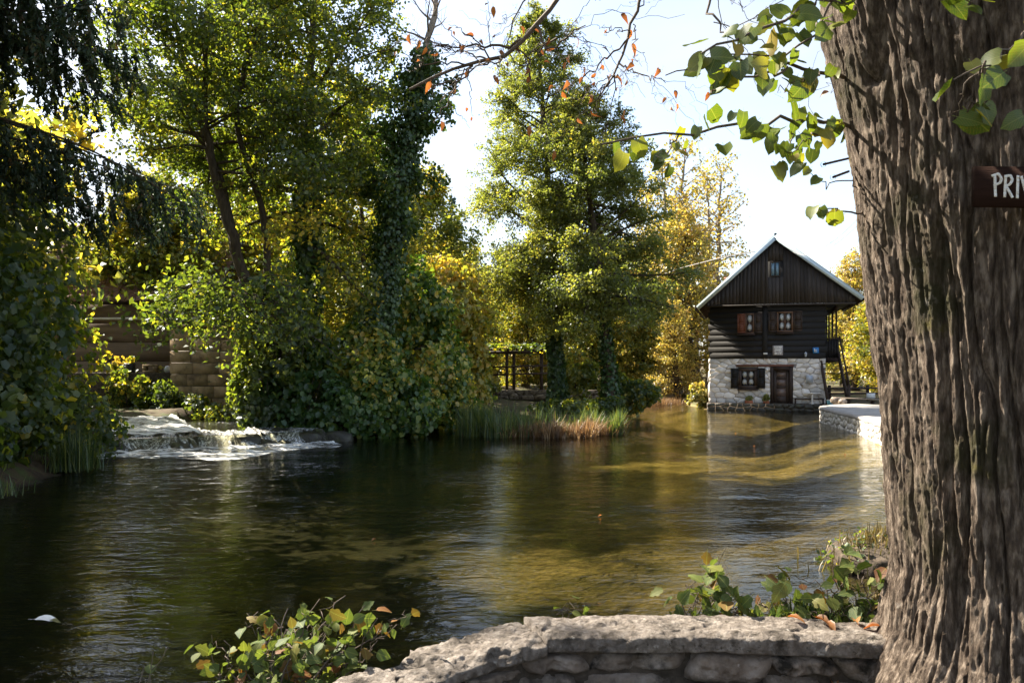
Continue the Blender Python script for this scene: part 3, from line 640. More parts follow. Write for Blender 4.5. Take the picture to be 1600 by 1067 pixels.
tip = lambda t, c: .02 + .22 * abs(t - .5) * 2
window(hx(1164.5), hx(1178), hz_(521), hz_(489.5), YW, .06, 1, 2, M['frame_wood'], tip)
window(hx(1213.5), hx(1238.5), hz_(519.5), hz_(487.5), YW, .09, 2, 2, M['frame_wood'], tip)
shutter(hx(1152), hx(1164.3), hz_(520), hz_(490), YW - .09, M['red_wood'], 'red brown shutter half folded over the window')
shutter(hx(1178.5), hx(1191), hz_(520), hz_(489), YW - .06, M['brown_wood'], 'dark grey brown shutter')
shutter(hx(1200.5), hx(1212.8), hz_(519), hz_(487.5), YW - .06, M['brown_wood'])
shutter(hx(1239), hx(1252.5), hz_(518), hz_(487), YW - .06, M['brown_wood'])
MB().box(hx(1151), hx(1180), YW - .14, YW + .04, hz_(523.5), hz_(521.5) - .01, .008).build('window_sill', M['dark_wood'], house)
MB().box(hx(1212), hx(1240), YW - .14, YW + .04, hz_(522), hz_(520) - .01, .008).build('window_sill', M['dark_wood'], house)
window(wx0 + .02, wx1 - .02, wz0 + .02, wz1 - .02, YF - .03, .16, 2, 2, M['brown_wood'], lambda t, c: .10 + .05 * math.sin(t * 14))
shutter(hx(1141.5), hx(1153.5), hz_(607), hz_(575.5), YF - .15, M['black_wood']); shutter(hx(1183.5), hx(1195.5), hz_(607), hz_(575), YF - .15, M['black_wood'])
MB().box(wx0 - .03, wx1 + .03, YF - .17, YF + .05, wz0 - .06, wz0 + .012, .01).build('window_sill', M['dark_wood'], house)
# door
door = MB().box(hx(1204), hx(1208), YF - .08, YF + .16, ZP + .01, dz1).box(hx(1233), hx(1238.3), YF - .06, YF + .12, ZP + .01, dz1).box(hx(1208) + .002, hx(1233) - .002, YF - .075, YF + .15, hz_(578) , dz1 - .003).build('door_frame', M['dark_wood'], house)
dl = MB(); da, db = hx(1208.2), hx(1232.8); zt = hz_(578.4)
dl.box(da, da + .16, YF + .02, YF + .09, ZP + .03, zt).box(db - .16, db, YF + .02, YF + .09, ZP + .03, zt)
zz = [hz_(619), hz_(604.5), hz_(590.5)]; dl.box(da + .16, db - .16, YF + .025, YF + .085, ZP + .03, zz[0])
for z in zz[1:]: dl.box(da + .16, db - .16, YF + .022, YF + .088, z - .05, z + .05)
dl.box(da + .16, db - .16, YF + .024, YF + .086, zt - .10, zt); dleaf = dl.build('door', M['brown_wood'], house)
for (a, b) in ((zz[0], zz[1] - .05), (zz[1] + .05, zz[2] - .05), (zz[2] + .05, zt - .10)): MB().box(da + .165, db - .165, YF + .05, YF + .06, a, b).build('pane', M['brown_glass'], dleaf)
MB().tube([(da + .08, YF + .02, ZP + .95), (da + .08, YF - .06, ZP + .95), (da + .2, YF - .06, ZP + .95)], .015).build('handle', M['black_metal'], dleaf)
# balcony and stair on the right side
bx0, bx1 = X1 + .02, hx(1309); by0, by1 = YF + .5, YF + 6
MB().box(bx0, bx1, by0, by1, hz_(566), hz_(561)).build('balcony_floor', M['dark_wood'], house)
for k in range(7):
    z = hz_(560) + k * .15; MB().box(bx1 - .06, bx1 - .02, by0, by1, z + .004, z + .142).build('balcony_plank', M['black_wood'], house)
for k in range(5): MB().box(bx0 + k * .14, bx0 + k * .14 + .132, by0 - .03, by0 + .01, hz_(560), hz_(531)).build('balcony_plank', M['black_wood'], house)
MB().box(bx0, bx1 + .03, by0 - .05, by0 + .05, hz_(531) + .004, hz_(529)).build('handrail', M['dark_wood'], house)
MB().box(bx1 - .09, bx1 + .03, by0 + .052, by1, hz_(531) + .004, hz_(529)).build('handrail', M['dark_wood'], house)
for y in (by0 + .06, by0 + 2, by0 + 3.9, by1 - .1): MB().box(bx1 - .15, bx1 - .062, y, y + .10, hz_(561), hz_(484)).build('balcony_post', M['dark_wood'], house)
MB().box(bx1 - .16, bx1 - .04, by0, by1, hz_(484) + .003, hz_(479)).build('balcony_beam', M['dark_wood'], house)
st_top = np.array([hx(1308), YF + .35, hz_(553)]); st_bot = np.array([hx(1325) * .985, YF - 1.3, .42])
for dx in (0, -.95):
    MB().bar(st_top + (dx, 0, 0), st_bot + (dx, 0, 0), .08, .26).build('stair_stringer', M['dark_wood'], house)
for k in range(9):
    c = st_top + (st_bot - st_top) * ((k + 1) / 10.0); MB().box(c[0] - .9, c[0] - .05, c[1] - .14, c[1] + .14, c[2] - .02, c[2] + .02).build('stair_tread', M['dark_wood'], house)
MB().bar(st_top + (.05, 0, .9), st_bot + (.05, -.02, .9), .06, .10).build('stair_handrail', M['dark_wood'], house)
MB().box(st_bot[0] - .02, st_bot[0] + .10, st_bot[1] - .05, st_bot[1] + .05, .3, st_bot[2] + .95).build('stair_post', M['dark_wood'], house)
# fixtures: each hangs on the house and is its own thing
def font_mesh(txt, size, w, mat, name, loc, parent, shear=0, align='CENTER'):
    cu = bpy.data.curves.new('lettering', 'FONT'); cu.body = txt; cu.size = size; cu.align_x = align; cu.extrude = .003; cu.shear = shear; cu.resolution_u = 2; cu.offset = .006 * size / .12
    t = bpy.data.objects.new('lettering', cu); SC.collection.objects.link(t); bpy.context.view_layer.update()
    me = bpy.data.meshes.new_from_object(t.evaluated_get(bpy.context.evaluated_depsgraph_get())); bpy.data.objects.remove(t)
    n = len(me.vertices); co = np.zeros(n * 3, np.float32); me.vertices.foreach_get('co', co); co = co.reshape(-1, 3)
    co = np.c_[co[:, 0] * w + loc[0], -co[:, 2] + loc[1], co[:, 1] + loc[2]] - ORG[parent.name]; me.vertices.foreach_set('co', co.astype(np.float32).ravel()); me.update()
    me.materials.clear(); me.materials.append(mat); return link(name, me, parent)
sx0, sx1, sz0, sz1 = hx(1207), hx(1223), hz_(555), hz_(540); ys = YF - .14
sg = root('room_sign', ((sx0 + sx1) / 2, ys, sz0), 'grey board with white lettering br. 14 above the door', 'sign')
MB().box(sx0, sx1, ys, ys + .025, sz0, sz1, .004).build('board', M['sign_grey'], sg)
for t, z, s, w_ in (('ROOMS', sz1 - .135, .145, .78), ('ZIMMER', sz1 - .285, .145, .70), ('br.14', sz0 + .045, .19, .85)):
    font_mesh(t, s, w_, M['white_paint'], 'lettering', ((sx0 + sx1) / 2, ys - .004, z), sg, .2)
bs = root('blue_plaque', (hx(1273), ys, hz_(553)), 'small blue square plaque with a white mark by the corner', 'sign')
MB().box(hx(1268.3), hx(1277.5), ys, ys + .02, hz_(552.5), hz_(543.5), .004).build('plate', M['blue_paint'], bs)
mkm = MB(); cx = hx(1272.5); zc = hz_(547.6); mkm.box(cx - .07, cx - .03, ys - .006, ys - .002, zc - .09, zc + .08).box(cx - .029, cx + .06, ys - .006, ys - .002, zc - .02, zc + .02).box(cx - .029, cx + .08, ys - .006, ys - .002, zc - .09, zc - .06); mkm.build('mark', M['white_paint'], bs)
lp = root('wall_lamp', (hx(1257.5), YF - .1, hz_(558)), 'little lantern lamp on the log wall between the two signs', 'lamp')
MB().tube([(hx(1257.5), YF - .12, hz_(558)), (hx(1257.5), YF - .22, hz_(557))], .02).build('bracket', M['black_metal'], lp)
MB().tube([(hx(1257.5), YF - .22, hz_(557.5)), (hx(1257.5), YF - .22, hz_(556)), (hx(1257.5), YF - .22, hz_(553))], [.04, .06, .07], 6).build('lantern_glass', M['grey_paint'], lp)
MB().tube([(hx(1257.5), YF - .22, hz_(553)), (hx(1257.5), YF - .22, hz_(550))], [.09, .01], 6).build('cap', M['grey_paint'], lp)
o = MB().box(hx(1192.5), hx(1199), YF - .21, YF - .175, hz_(553.8), hz_(551.3), .01).build('junction_box', M['white_paint']); tag(o, 'small white junction box on the dark post of the log wall', 'box')
mb_ = root('meter_box', (hx(1263.5), YF - .1, hz_(598)), 'grey metal meter box on the stone wall right of the door', 'meter box')
MB().box(hx(1258.5), hx(1268.5), YF - .19, YF - .05, hz_(598), hz_(586.3), .012).build('body', M['grey_paint'], mb_)
MB().box(hx(1259.3), hx(1267.7), YF - .205, YF - .193, hz_(597.2), hz_(587)).build('door', M['grey_paint'], mb_)
o = MB().box(hx(1196.5), hx(1200), YF - .08, YF - .065, hz_(580), hz_(575)).build('house_number_plate', M['white_paint']); tag(o, 'tiny pale plate on the stones left of the door', 'plate')
tb = root('white_table', (hx(1267), YF - .3, ZP), 'small white pedestal table standing on the ledge right of the door', 'table')
MB().box(hx(1255.5), hx(1279.5), YF - .42, YF - .16, hz_(614.3), hz_(612.6), .008).build('table_top', M['white_paint'], tb)
MB().tube([(hx(1267.3), YF - .3, hz_(614.4)), (hx(1267.3), YF - .3, ZP + .02)], .05, 8).build('pedestal', M['white_paint'], tb)
MB().box(hx(1264.8), hx(1269.8), YF - .38, YF - .22, ZP + .002, ZP + .03, .005).build('foot', M['white_paint'], tb)
bn = root('dark_bench', (hx(1262), YF - .1, ZP), 'low dark bench along the stone wall behind the white table', 'bench')
MB().box(hx(1240.5), hx(1286), YF - .155, YF - .068, hz_(623), hz_(621.3)).build('seat', M['dark_wood'], bn)
for px in (1242, 1284): MB().box(hx(px) - .04, hx(px) + .04, YF - .14, YF - .08, ZP + .002, hz_(623) - .003).build('leg', M['dark_wood'], bn)
PH, PIV = R(-16.5), np.array([(X0 + X1) / 2, YF, 0.])
def hpt(p):
    q = np.array(p, float) - PIV; x, y = q[0] * .955, q[1]; return np.array([x * math.cos(PH) - y * math.sin(PH), x * math.sin(PH) + y * math.cos(PH), q[2]]) + PIV
def turn(o):
    o.location = hpt(o.location); o.rotation_euler = (0, 0, PH); o.scale = (.955, 1, 1)
for o in [q for q in SC.objects if q.parent is None and q.name.split('.')[0] in ('mill_house', 'room_sign', 'blue_plaque', 'wall_lamp', 'junction_box', 'meter_box', 'house_number_plate', 'white_table', 'dark_bench')]: turn(o)
def cable(name, pts, r, label):
    tag(MB().tube(along(np.array(pts, float), np.linspace(0, 1, 24)), r, 4).build(name, M['wire']), label, 'cable')
cable('power_cable', [at(930, 470, 52), at(1060, 420, 44.5), at(1130, 402, 42.0), hpt((hx(1180), YG - .3, hz_(395)))], .025, 'pale cable running from the trees on the left to the gable')
def sag(a, b, s, n=10): 
    t = np.linspace(0, 1, n)[:, None]; return a + (b - a) * t - np.array([0, 0, s]) * (4 * t * (1 - t))
for k, (dx, lab) in enumerate(((0, 'left of two thin cables sagging from the gable up behind the trunk'), (10, 'right of two thin cables sagging from the gable up behind the trunk'))):
    tag(MB().tube(sag(hpt((hx(1236) + k * .2, YG - .3, hz_(398 + 3 * k))), at(1420 + dx, 240, 20), .9, 16), .008, 4).build('power_cable', M['wire']), lab, 'cable')
# ------------------------------------------------------------------ plants
def grow(S, D, L, n, bend=(0, 0, 0), wander=.25):
    """B curved paths: S (B,3), D (B,3), L (B,) -> (B,n,3)"""
    B = len(S); P = np.zeros((B, n, 3)); P[:, 0] = S; d = norm(D); st = (L / (n - 1))[:, None]; bend = np.broadcast_to(np.asarray(bend, float), (B, 3))
    for k in range(1, n):
        d = norm(d + bend / (n - 1) + rng.normal(0, wander / math.sqrt(n), (B, 3))); P[:, k] = P[:, k - 1] + d * st
    return P
def samp(P, i, t):
    """points and tangents on paths i at parameter t"""
    n = P.shape[1]; x = np.clip(t, 0, .9999) * (n - 1); k = x.astype(int); f = (x - k)[:, None]
    return P[i, k] * (1 - f) + P[i, k + 1] * f, norm(P[i, k + 1] - P[i, k])
def leaf_arrays(C, N, A, size, w, kind):
    """leaf blades: centre, normal, axis hint, length"""
    N = norm(N); A = norm(A - (A * N).sum(1, keepdims=True) * N); Bn = np.cross(N, A); s = size[:, None]; n = len(C)
    if kind == 'diamond':
        fold = rng.uniform(.0, .22, (n, 1))
        V = np.stack([C - A * s * .5, C + Bn * s * w * .5 + N * s * fold * .6, C + A * s * .5 - N * s * .12, C - Bn * s * w * .5 + N * s * fold * .6], 1)
        return V.reshape(-1, 3), np.arange(n * 4).reshape(n, 4), 1
    if kind == 'needle':
        V = np.stack([C - A * s * .5 - Bn * s * w * .3, C - A * s * .5 + Bn * s * w * .3, C + A * s * .5], 1); return V.reshape(-1, 3), np.arange(n * 3).reshape(n, 3), 1
    # round lobed leaf: two folded quads
    fold = rng.uniform(.05, .28, (n, 1)); cup = rng.uniform(-.1, .2, (n, 1))
    V = np.stack([C - A * s * .40, C + A * s * .55 - N * s * cup, C + A * s * .18 + Bn * s * w * .5 + N * s * fold, C - A * s * .42 + Bn * s * w * .36 + N * s * fold * .5,
                  C + A * s * .18 - Bn * s * w * .5 + N * s * fold, C - A * s * .42 - Bn * s * w * .36 + N * s * fold * .5], 1)
    o = np.arange(n)[:, None] * 6
    return V.reshape(-1, 3), np.concatenate([o + np.array([[0, 1, 2, 3]]), o + np.array([[0, 5, 4, 1]])], 1).reshape(-1, 4), 2
class Plant:
    def __init__(s): s.w = []; s.lv = []
    def tube(s, P, Rr, sides=5): s.w.append(tubes(P, Rr, sides))
    def leaves(s, C, N, A, size, w, kind, tint):
        V, F, k = leaf_arrays(C, N, A, size, w, kind); s.lv.append((V, F, np.repeat(np.clip(tint, 0, 1), k)))
    @staticmethod
    def merge(L):
        V = np.vstack([a[0] for a in L]); o = np.cumsum([0] + [len(a[0]) for a in L[:-1]])
        if len({a[1].shape[1] for a in L}) == 1: F = np.vstack([a[1] + k for a, k in zip(L, o)])
        else: F = [a[1] + k for a, k in zip(L, o)]
        return V, F
    def meshes(s, wood, leaf):
        r = []
        if s.w: V, F = s.merge(s.w); r.append(('trunk', V, F, M[wood], None))
        if s.lv: V, F = s.merge(s.lv); r.append(('crown', V, F, M[leaf], np.concatenate([a[2] for a in s.lv])))
        return r
    def build(s, rt, wood='wood_bark', leaf='alder', tn='trunk', cn='crown'):
        for k, V, F, m, t in s.meshes(wood, leaf): mk(tn if k == 'trunk' else cn, V, F, m, rt, t, smooth=(k == 'trunk'))
def stem(pl, pts, r0, r1, n=26, sides=10, wob=.05, flare=.35):
    pts = np.array(pts, float); t = np.linspace(0, 1, n)
    # smooth the control polyline
    P = along(pts, t)
    for _ in range(3): P[1:-1] = (P[:-2] + 2 * P[1:-1] + P[2:]) / 4
    P[1:] += rng.normal(0, wob, (n - 1, 3)) * (1, 1, 0)
    r = r0 + (r1 - r0) * t ** .8; r = r * (1 + flare * np.exp(-t * 18)); pl.tube(P[None], r[None], sides); return P, r
def boughs(pl, P, rad, n1, t0, t1, Lf, elev, bend, n2, nleaf, size, w=.62, kind='diamond', spread=.22, tint=(.5, .25), l2=.42, az0=0, azr=None, up=.6, wander=.3, s0=.22, outer=0, rfac=.42):
    """limbs from stem P, side branches on the limbs, leaves clustered along the side branches"""
    i = np.arange(n1); t = t0 + (t1 - t0) * (i + rng.uniform(0, 1, n1)) / n1
    if azr is None: az = i * 2.39996 + rng.normal(0, .4, n1) + az0
    else: az = rng.uniform(azr[0], azr[1], n1)
    q = (t - t0) / (t1 - t0); e = np.array([elev(a) for a in q]) + rng.normal(0, .14, n1); L = np.array([Lf(a) for a in q]) * rng.uniform(.7, 1.15, n1)
    D = np.stack([np.cos(az) * np.cos(e), np.sin(az) * np.cos(e), np.sin(e)], -1)
    S, _ = samp(P[None], np.zeros(n1, int), t); rr = np.interp(t, np.linspace(0, 1, len(rad)), rad)
    b = np.array([bend(a) for a in q]); P1 = grow(S, D, L, 9, np.c_[b * 0, b * 0, b], wander)
    r0 = np.minimum(rr * rfac, L * .022 + .01); pl.tube(P1, r0[:, None] * np.linspace(1, .12, 9) + .004, 5)
    p1 = np.repeat(np.arange(n1), n2); s = s0 + (1 - s0) * rng.uniform(0, 1, n1 * n2) ** .85; C, T = samp(P1, p1, s)
    sd = rng.normal(0, 1, (len(C), 3)) * (1, 1, .45); sd = norm(sd - (sd * T).sum(1, keepdims=True) * T)
    L2 = L[p1] * l2 * (1.15 - .7 * s) * rng.uniform(.5, 1.2, len(C)) + .18
    P2 = grow(C, T * .6 + sd * .85, L2, 5, np.c_[L2 * 0, L2 * 0, b[p1] * .5], .35); pl.tube(P2, np.linspace(.016, .004, 5)[None] * np.clip(L2, .5, 1.6)[:, None], 3)
    pr = L2 ** 1.2; k = rng.choice(len(C), nleaf, p=pr / pr.sum()); u = rng.uniform(.08, 1.05, nleaf); X, TT = samp(P2, k, u)
    X = X + rng.normal(0, 1, X.shape) * spread * np.clip(L2[k], .4, 1.3)[:, None] * (1, 1, .75)
    N = rng.normal(0, .75, X.shape) + (0, 0, up); A = TT * .6 + rng.normal(0, .7, X.shape) + (0, 0, -.35)
    tn = tint[0] + rng.normal(0, tint[1] * .5, n1)[p1[k]] + rng.normal(0, tint[1], nleaf) + outer * (s[p1[k] * 0 + k] - .5)
    pl.leaves(X, N, A, size * rng.uniform(.65, 1.25, nleaf), w, kind, tn)
    return P1
def ivy(pl, P, rad, n, size, t0=0, t1=1, thick=.16, tint=(.45, .25), kind='round', lump=.3):
    t = rng.uniform(t0, t1, n); X, T = samp(P[None], np.zeros(n, int), t); r = np.interp(t, np.linspace(0, 1, len(rad)), rad); a = rng.uniform(0, 2 * np.pi, n)
    d = np.stack([np.cos(a), np.sin(a), 0 * a], -1); lu = .5 + .5 * fbm(np.c_[np.cos(a), np.sin(a), t * len(P) * .35] * 1.4, 3, 77)
    X = X + d * (r + thick * (rng.uniform(0, 1, n) ** 1.5) * (.4 + lump * 4 * np.clip(lu, 0, 1)))[:, None]
    pl.leaves(X, d + rng.normal(0, .5, X.shape) + (0, 0, .3), rng.normal(0, .4, X.shape) + (0, 0, -1), size * rng.uniform(.6, 1.25, n), .9, kind, tint[0] + rng.normal(0, tint[1], n))
def mass(pl, ell, n, size, tint=(.45, .22), kind='round', w=.9, lump=.28, depth=.24, seed=0, cut=-1, face=(0, 0, .35), lf=1.6, bright=None):
    """leafy mound: lumpy shells over a union of ellipsoids"""
    E = np.array(ell, float); ar = (E[:, 3] * E[:, 4] * E[:, 5]) ** (2 / 3); cnt = rng.multinomial(int(n * 1.35), ar / ar.sum())
    for (cx, cy_, cz, ax_, ay_, az_), m in zip(E, cnt):
        d = norm(rng.normal(0, 1, (m, 3))); d[:, 2] = np.where(d[:, 2] < cut, -d[:, 2], d[:, 2]); R3 = np.array([ax_, ay_, az_]); c = np.array([cx, cy_, cz])
        lu = fbm((d * R3 + c) * lf / max(R3.mean(), .4) + seed, 3, seed); rr = 1 + lump * lu - np.abs(rng.normal(0, depth, m)); X = c + d * R3 * rr[:, None]
        keep = np.ones(m, bool)
        for q in E:
            if tuple(q[:3]) != (cx, cy_, cz): keep &= ((((X - q[:3]) / q[3:]) ** 2).sum(1) > .45)
        keep &= fbm(X * 1.5 + seed, 3, seed + 11) > -.30
        X, d, lu = X[keep], d[keep], lu[keep]; k = len(X)
        tn = tint[0] + rng.normal(0, tint[1], k) + .30 * fbm(X * .7, 3, seed + 3)
        pl.leaves(X, d / R3 * R3.mean() + rng.normal(0, .8, X.shape) + np.array(face), rng.normal(0, .4, X.shape) + (0, 0, -1), size * rng.uniform(.4, 1.3, k), w, kind, tn)
def twigs(pl, c, R3, n, rad=.02, z0=None):
    c = np.array(c); d = norm(rng.normal(0, 1, (n, 3)) + (0, 0, .4)); S = np.repeat((c - np.array([0, 0, R3[2] * .8]))[None], n, 0) + rng.normal(0, .12, (n, 3)) * (R3[0], R3[1], .2)
    E = c + d * np.array(R3) * rng.uniform(.5, 1, (n, 1)); D = E - S; pl.tube(grow(S, D, np.linalg.norm(D, axis=1), 7, (0, 0, .1), .3), np.broadcast_to(np.linspace(rad, rad * .25, 7), (n, 7)), 4)
def blades(base, h, w, lean, tint, kind='reed'):
    n = len(base); a = rng.uniform(0, 2 * np.pi, n); d = np.stack([np.cos(a), np.sin(a), 0 * a], -1); sd = np.stack([-np.sin(a), np.cos(a), 0 * a], -1); ln = lean[:, None] * h[:, None]
    up = np.array([0, 0, 1.]); h = h[:, None]; w = w[:, None]
    b = rng.uniform(0, 1, n)[:, None] * .5
    V = np.stack([base - sd * w, base + sd * w, base + up * h * .55 + d * ln * .35 + sd * w * .8, base + up * h * .55 + d * ln * .35 - sd * w * .8, base + up * h * (1 - b * lean[:, None]) + d * ln], 1)
    o = np.arange(n)[:, None] * 5
    Vq = V.reshape(-1, 3); F = [np.concatenate([o + np.array([[0, 1, 2, 3]])], 1), o + np.array([[3, 2, 4]])]
    return Vq, F, np.r_[tint, tint]

# --- the two tall conical trees on the bank
def conical(base, top, r0, rt, n1, Lmax, nleaf, ivyn, prof, tb):
    pl = Plant(); P, r = stem(pl, [base, np.array(base) + (np.array(top) - base) * .5 + (.12, 0, 0), top], r0, .05, 30, 10, .04)
    boughs(pl, P, r, n1, tb, .99, lambda q: Lmax * prof(q), lambda q: .02 + .75 * q, lambda q: -.30 + .1 * q, 13, int(nleaf * 1.0), .132, spread=.15, tint=(.36, .20), l2=.40, wander=.35, up=.9)
    boughs(pl, P, r, 9, tb - .02, tb + .05, lambda q: Lmax * (.7 + .2 * q), lambda q: .12, lambda q: -.6, 12, nleaf // 9, .165, spread=.2, tint=(.42, .2), l2=.4, up=.9)
    pl.build(rt, 'wood_bark', 'alder')
    iv = Plant(); ivy(iv, P, r, ivyn, .17, 0, .30, .11); V, F = iv.merge([(a[0], a[1]) for a in iv.lv]); mk('ivy', V, F, M['ivy_leaf'], rt, np.concatenate([a[2] for a in iv.lv]))
    return P
prof = lambda q: (1 - q) ** .56 * (.6 + .4 * min(1, q / .10)) + .05
t = root('tall_tree', (*at(872, 618, 38)[:2], .8), 'tallest pointed green tree with an ivy covered foot behind the reeds', 'tree', 'two tall trees behind the reeds')
conical((gx(872, 38), 38, .6), (gx(838, 38), 38.3, 19.2), .33, t, 110, 4.5, 84000, 3400, prof, .27)
t = root('tall_tree', (*at(950, 632, 35)[:2], .5), 'lower of the two pointed trees with a leaning bare foot right at the water', 'tree', 'two tall trees behind the reeds')
P = conical((gx(958, 35), 35, .25), (gx(900, 35), 35.6, 14.4), .32, t, 88, 4.3, 64000, 900, prof, .33)

# --- left trees
# ivy column with bare grey top
t = root('ivy_tree', (gx(585, 27), 27, .5), 'slender tree smothered in ivy with a bare grey top leaning right', 'tree')
pl = Plant(); P, r = stem(pl, [at(580, 590, 27), at(600, 420, 27), at(636, 210, 27), at(660, 100, 27), at(690, -40, 27.4)], .30, .07, 30, 9, .04)
boughs(pl, P, r, 12, .8, .99, lambda q: 1.6 - .8 * q, lambda q: .6, lambda q: .2, 6, 30, .1, spread=.3)
pl.lv = []; pl.build(t, 'pale_bark')
iv = Plant(); ivy(iv, P, r, 13500, .125, .05, .80, .40, lump=.46); 
boughs(iv, P, r, 16, .35, .78, lambda q: 1.3, lambda q: .35, lambda q: -.3, 6, 2600, .14, spread=.25, kind='round', w=.9, tint=(.6, .2)); iv.build(t, 'wood_bark', 'ivy_leaf', 'ivy_stem', 'ivy')
# big ivy-trunked tree whose crown fills the top centre-left
t = root('broadleaf_tree', (gx(480, 27.5), 27.5, .5), 'large tree with a thick dark ivy wrapped trunk left of the slender ivy tree', 'tree')
pl = Plant(); P, r = stem(pl, [at(478, 590, 27.5), at(480, 400, 27.5), at(482, 200, 27.5), at(490, 0, 27.8), (gx(480, 28), 28, 16.8)], .42, .06, 30, 10, .05)
boughs(pl, P, r, 46, .40, .99, lambda q: 5.2 * (1 - .55 * q) * (.55 + .45 * min(1, q / .25)), lambda q: .15 + .7 * q, lambda q: -.25, 10, 40000, .138, spread=.17, tint=(.45, .22), l2=.42, w=.7)
boughs(pl, P, r, 9, .30, .45, lambda q: 3.4, lambda q: .05, lambda q: -.6, 10, 4200, .17, spread=.22, tint=(.62, .22), l2=.42, w=.75)
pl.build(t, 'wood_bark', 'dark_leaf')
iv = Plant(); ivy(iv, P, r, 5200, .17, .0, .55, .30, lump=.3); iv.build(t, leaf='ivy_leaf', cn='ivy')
# many-stemmed tree leaning over the stream
t = root('broadleaf_tree', (gx(370, 25), 25.6, .6), 'many stemmed spreading tree whose bare dark stems lean left over the stream', 'tree')
pl = Plant()
for pts, r0 in (([at(410, 560, 25.6), at(345, 290, 25.5), at(300, 150, 25.3), at(255, -60, 25)], .21), ([at(425, 560, 25.8), at(350, 330, 25.2), at(318, 190, 25), at(330, -60, 24.6)], .24), ([at(440, 560, 26), at(405, 300, 25.6), at(376, 240, 25.4), at(372, 150, 25.2), at(420, -40, 25)], .15)):
    P, r = stem(pl, pts, r0, .05, 26, 8, .04)
    boughs(pl, P, r, 24, .48, .99, lambda q: 4.2 * (1 - .4 * q), lambda q: .1 + .5 * q, lambda q: -.3, 9, 13000, .138, spread=.17, tint=(.42, .22), l2=.44, w=.72)
P, r = stem(pl, [at(450, 560, 25.5), at(410, 480, 24.2), at(348, 440, 23.4), at(318, 445, 23)], .14, .04, 20, 7, .05)
boughs(pl, P, r, 26, .35, .99, lambda q: 2.5, lambda q: .2, lambda q: -1.1, 9, 4500, .19, spread=.30, tint=(.36, .22), l2=.5, w=.62)
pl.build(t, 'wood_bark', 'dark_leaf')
# lighter tree behind the stream house gap
for k, (px, Y, hh, L, lab, n) in enumerate(((240, 35, 9.5, 4.2, 'sunlit yellow green tree overhanging the tiled roof on the left', 30000), (-70, 31, 16, 4.4, 'tall green tree behind the dark spruce boughs', 24000), (330, 36, 17, 5.0, 'bright green tree seen between the leaning stems', 26000), (560, 38, 15, 4.8, 'yellow green tree showing between the two ivy covered trunks', 30000), (650, 44, 12.5, 5.0, 'broad yellow green tree right of the slender ivy tree', 26000))):
    t = root('bank_tree', (gx(px, Y), Y, .8), lab, 'tree', 'sunlit trees behind the left bank'); pl = Plant()
    P, r = stem(pl, [(gx(px, Y), Y, .5), (gx(px, Y) + .3, Y, hh * .5), (gx(px, Y), Y, hh)], .22, .04, 24, 8, .07)
    boughs(pl, P, r, 44, .5 if px == 240 else .22, .99, lambda q, L=L: L * (1 - .7 * q) * (.6 + .4 * min(1, q / .2)), lambda q: .1 + .7 * q, lambda q: -.15, 12, n, .20, spread=.26, tint=(.38, .24), l2=.44, w=.7)
    pl.build(t, 'wood_bark', 'yellow_leaf')
# spruce with hanging curtains, trunk just outside the picture
t = root('spruce_tree', (-11.6, 15.2, .7), 'old spruce at the left edge with hanging dark twigs across the top left corner', 'tree')
pl = Plant(); P, r = stem(pl, [(-11.6, 15.2, .3), (-11.5, 15.2, 9), (-11.4, 15.2, 19)], .42, .06, 26, 10, .02)
n1 = 70; tt = rng.uniform(.34, .95, n1); az = rng.uniform(-1.5, 1.1, n1); q = tt
S, _ = samp(P[None], np.zeros(n1, int), tt); D = np.stack([np.cos(az), np.sin(az), -.10 + 0 * az], -1); L = 7.2 * (1.04 - q) * rng.uniform(.75, 1.1, n1) + .7
P1 = grow(S, D, L, 11, (0, 0, -.10), .22); pl.tube(P1, (.032 * np.linspace(1, .2, 11))[None] * np.clip(L[:, None] / 4, .5, 1.2), 5)
m = 34; pi = np.repeat(np.arange(n1), m); s = rng.uniform(.12, 1, n1 * m); C, T = samp(P1, pi, s); C = C + np.cross(T, (0, 0, 1.)) * rng.normal(0, .16, (len(C), 1))
L2 = rng.uniform(.4, 1.7, len(C)) * (1.15 - .5 * s); P2 = grow(C, rng.normal(0, .35, C.shape) + T * .25 + (0, 0, -.9), L2, 5, (0, 0, -.8), .2); pl.tube(P2, np.broadcast_to(np.linspace(.008, .003, 5), (len(C), 5)), 3)
N_ = 120000; pr = L2; k = rng.choice(len(C), N_, p=pr / pr.sum()); X, TT = samp(P2, k, rng.uniform(0, 1, N_)); X = X + rng.normal(0, .035, X.shape)
pl.leaves(X, rng.normal(0, 1, X.shape), TT * 1.2 + rng.normal(0, .45, X.shape), .16 * rng.uniform(.6, 1.2, N_), .36, 'diamond', .4 + rng.normal(0, .22, N_) + rng.normal(0, .15, len(C))[k])
pl.build(t, 'wood_bark', 'spruce_leaf')

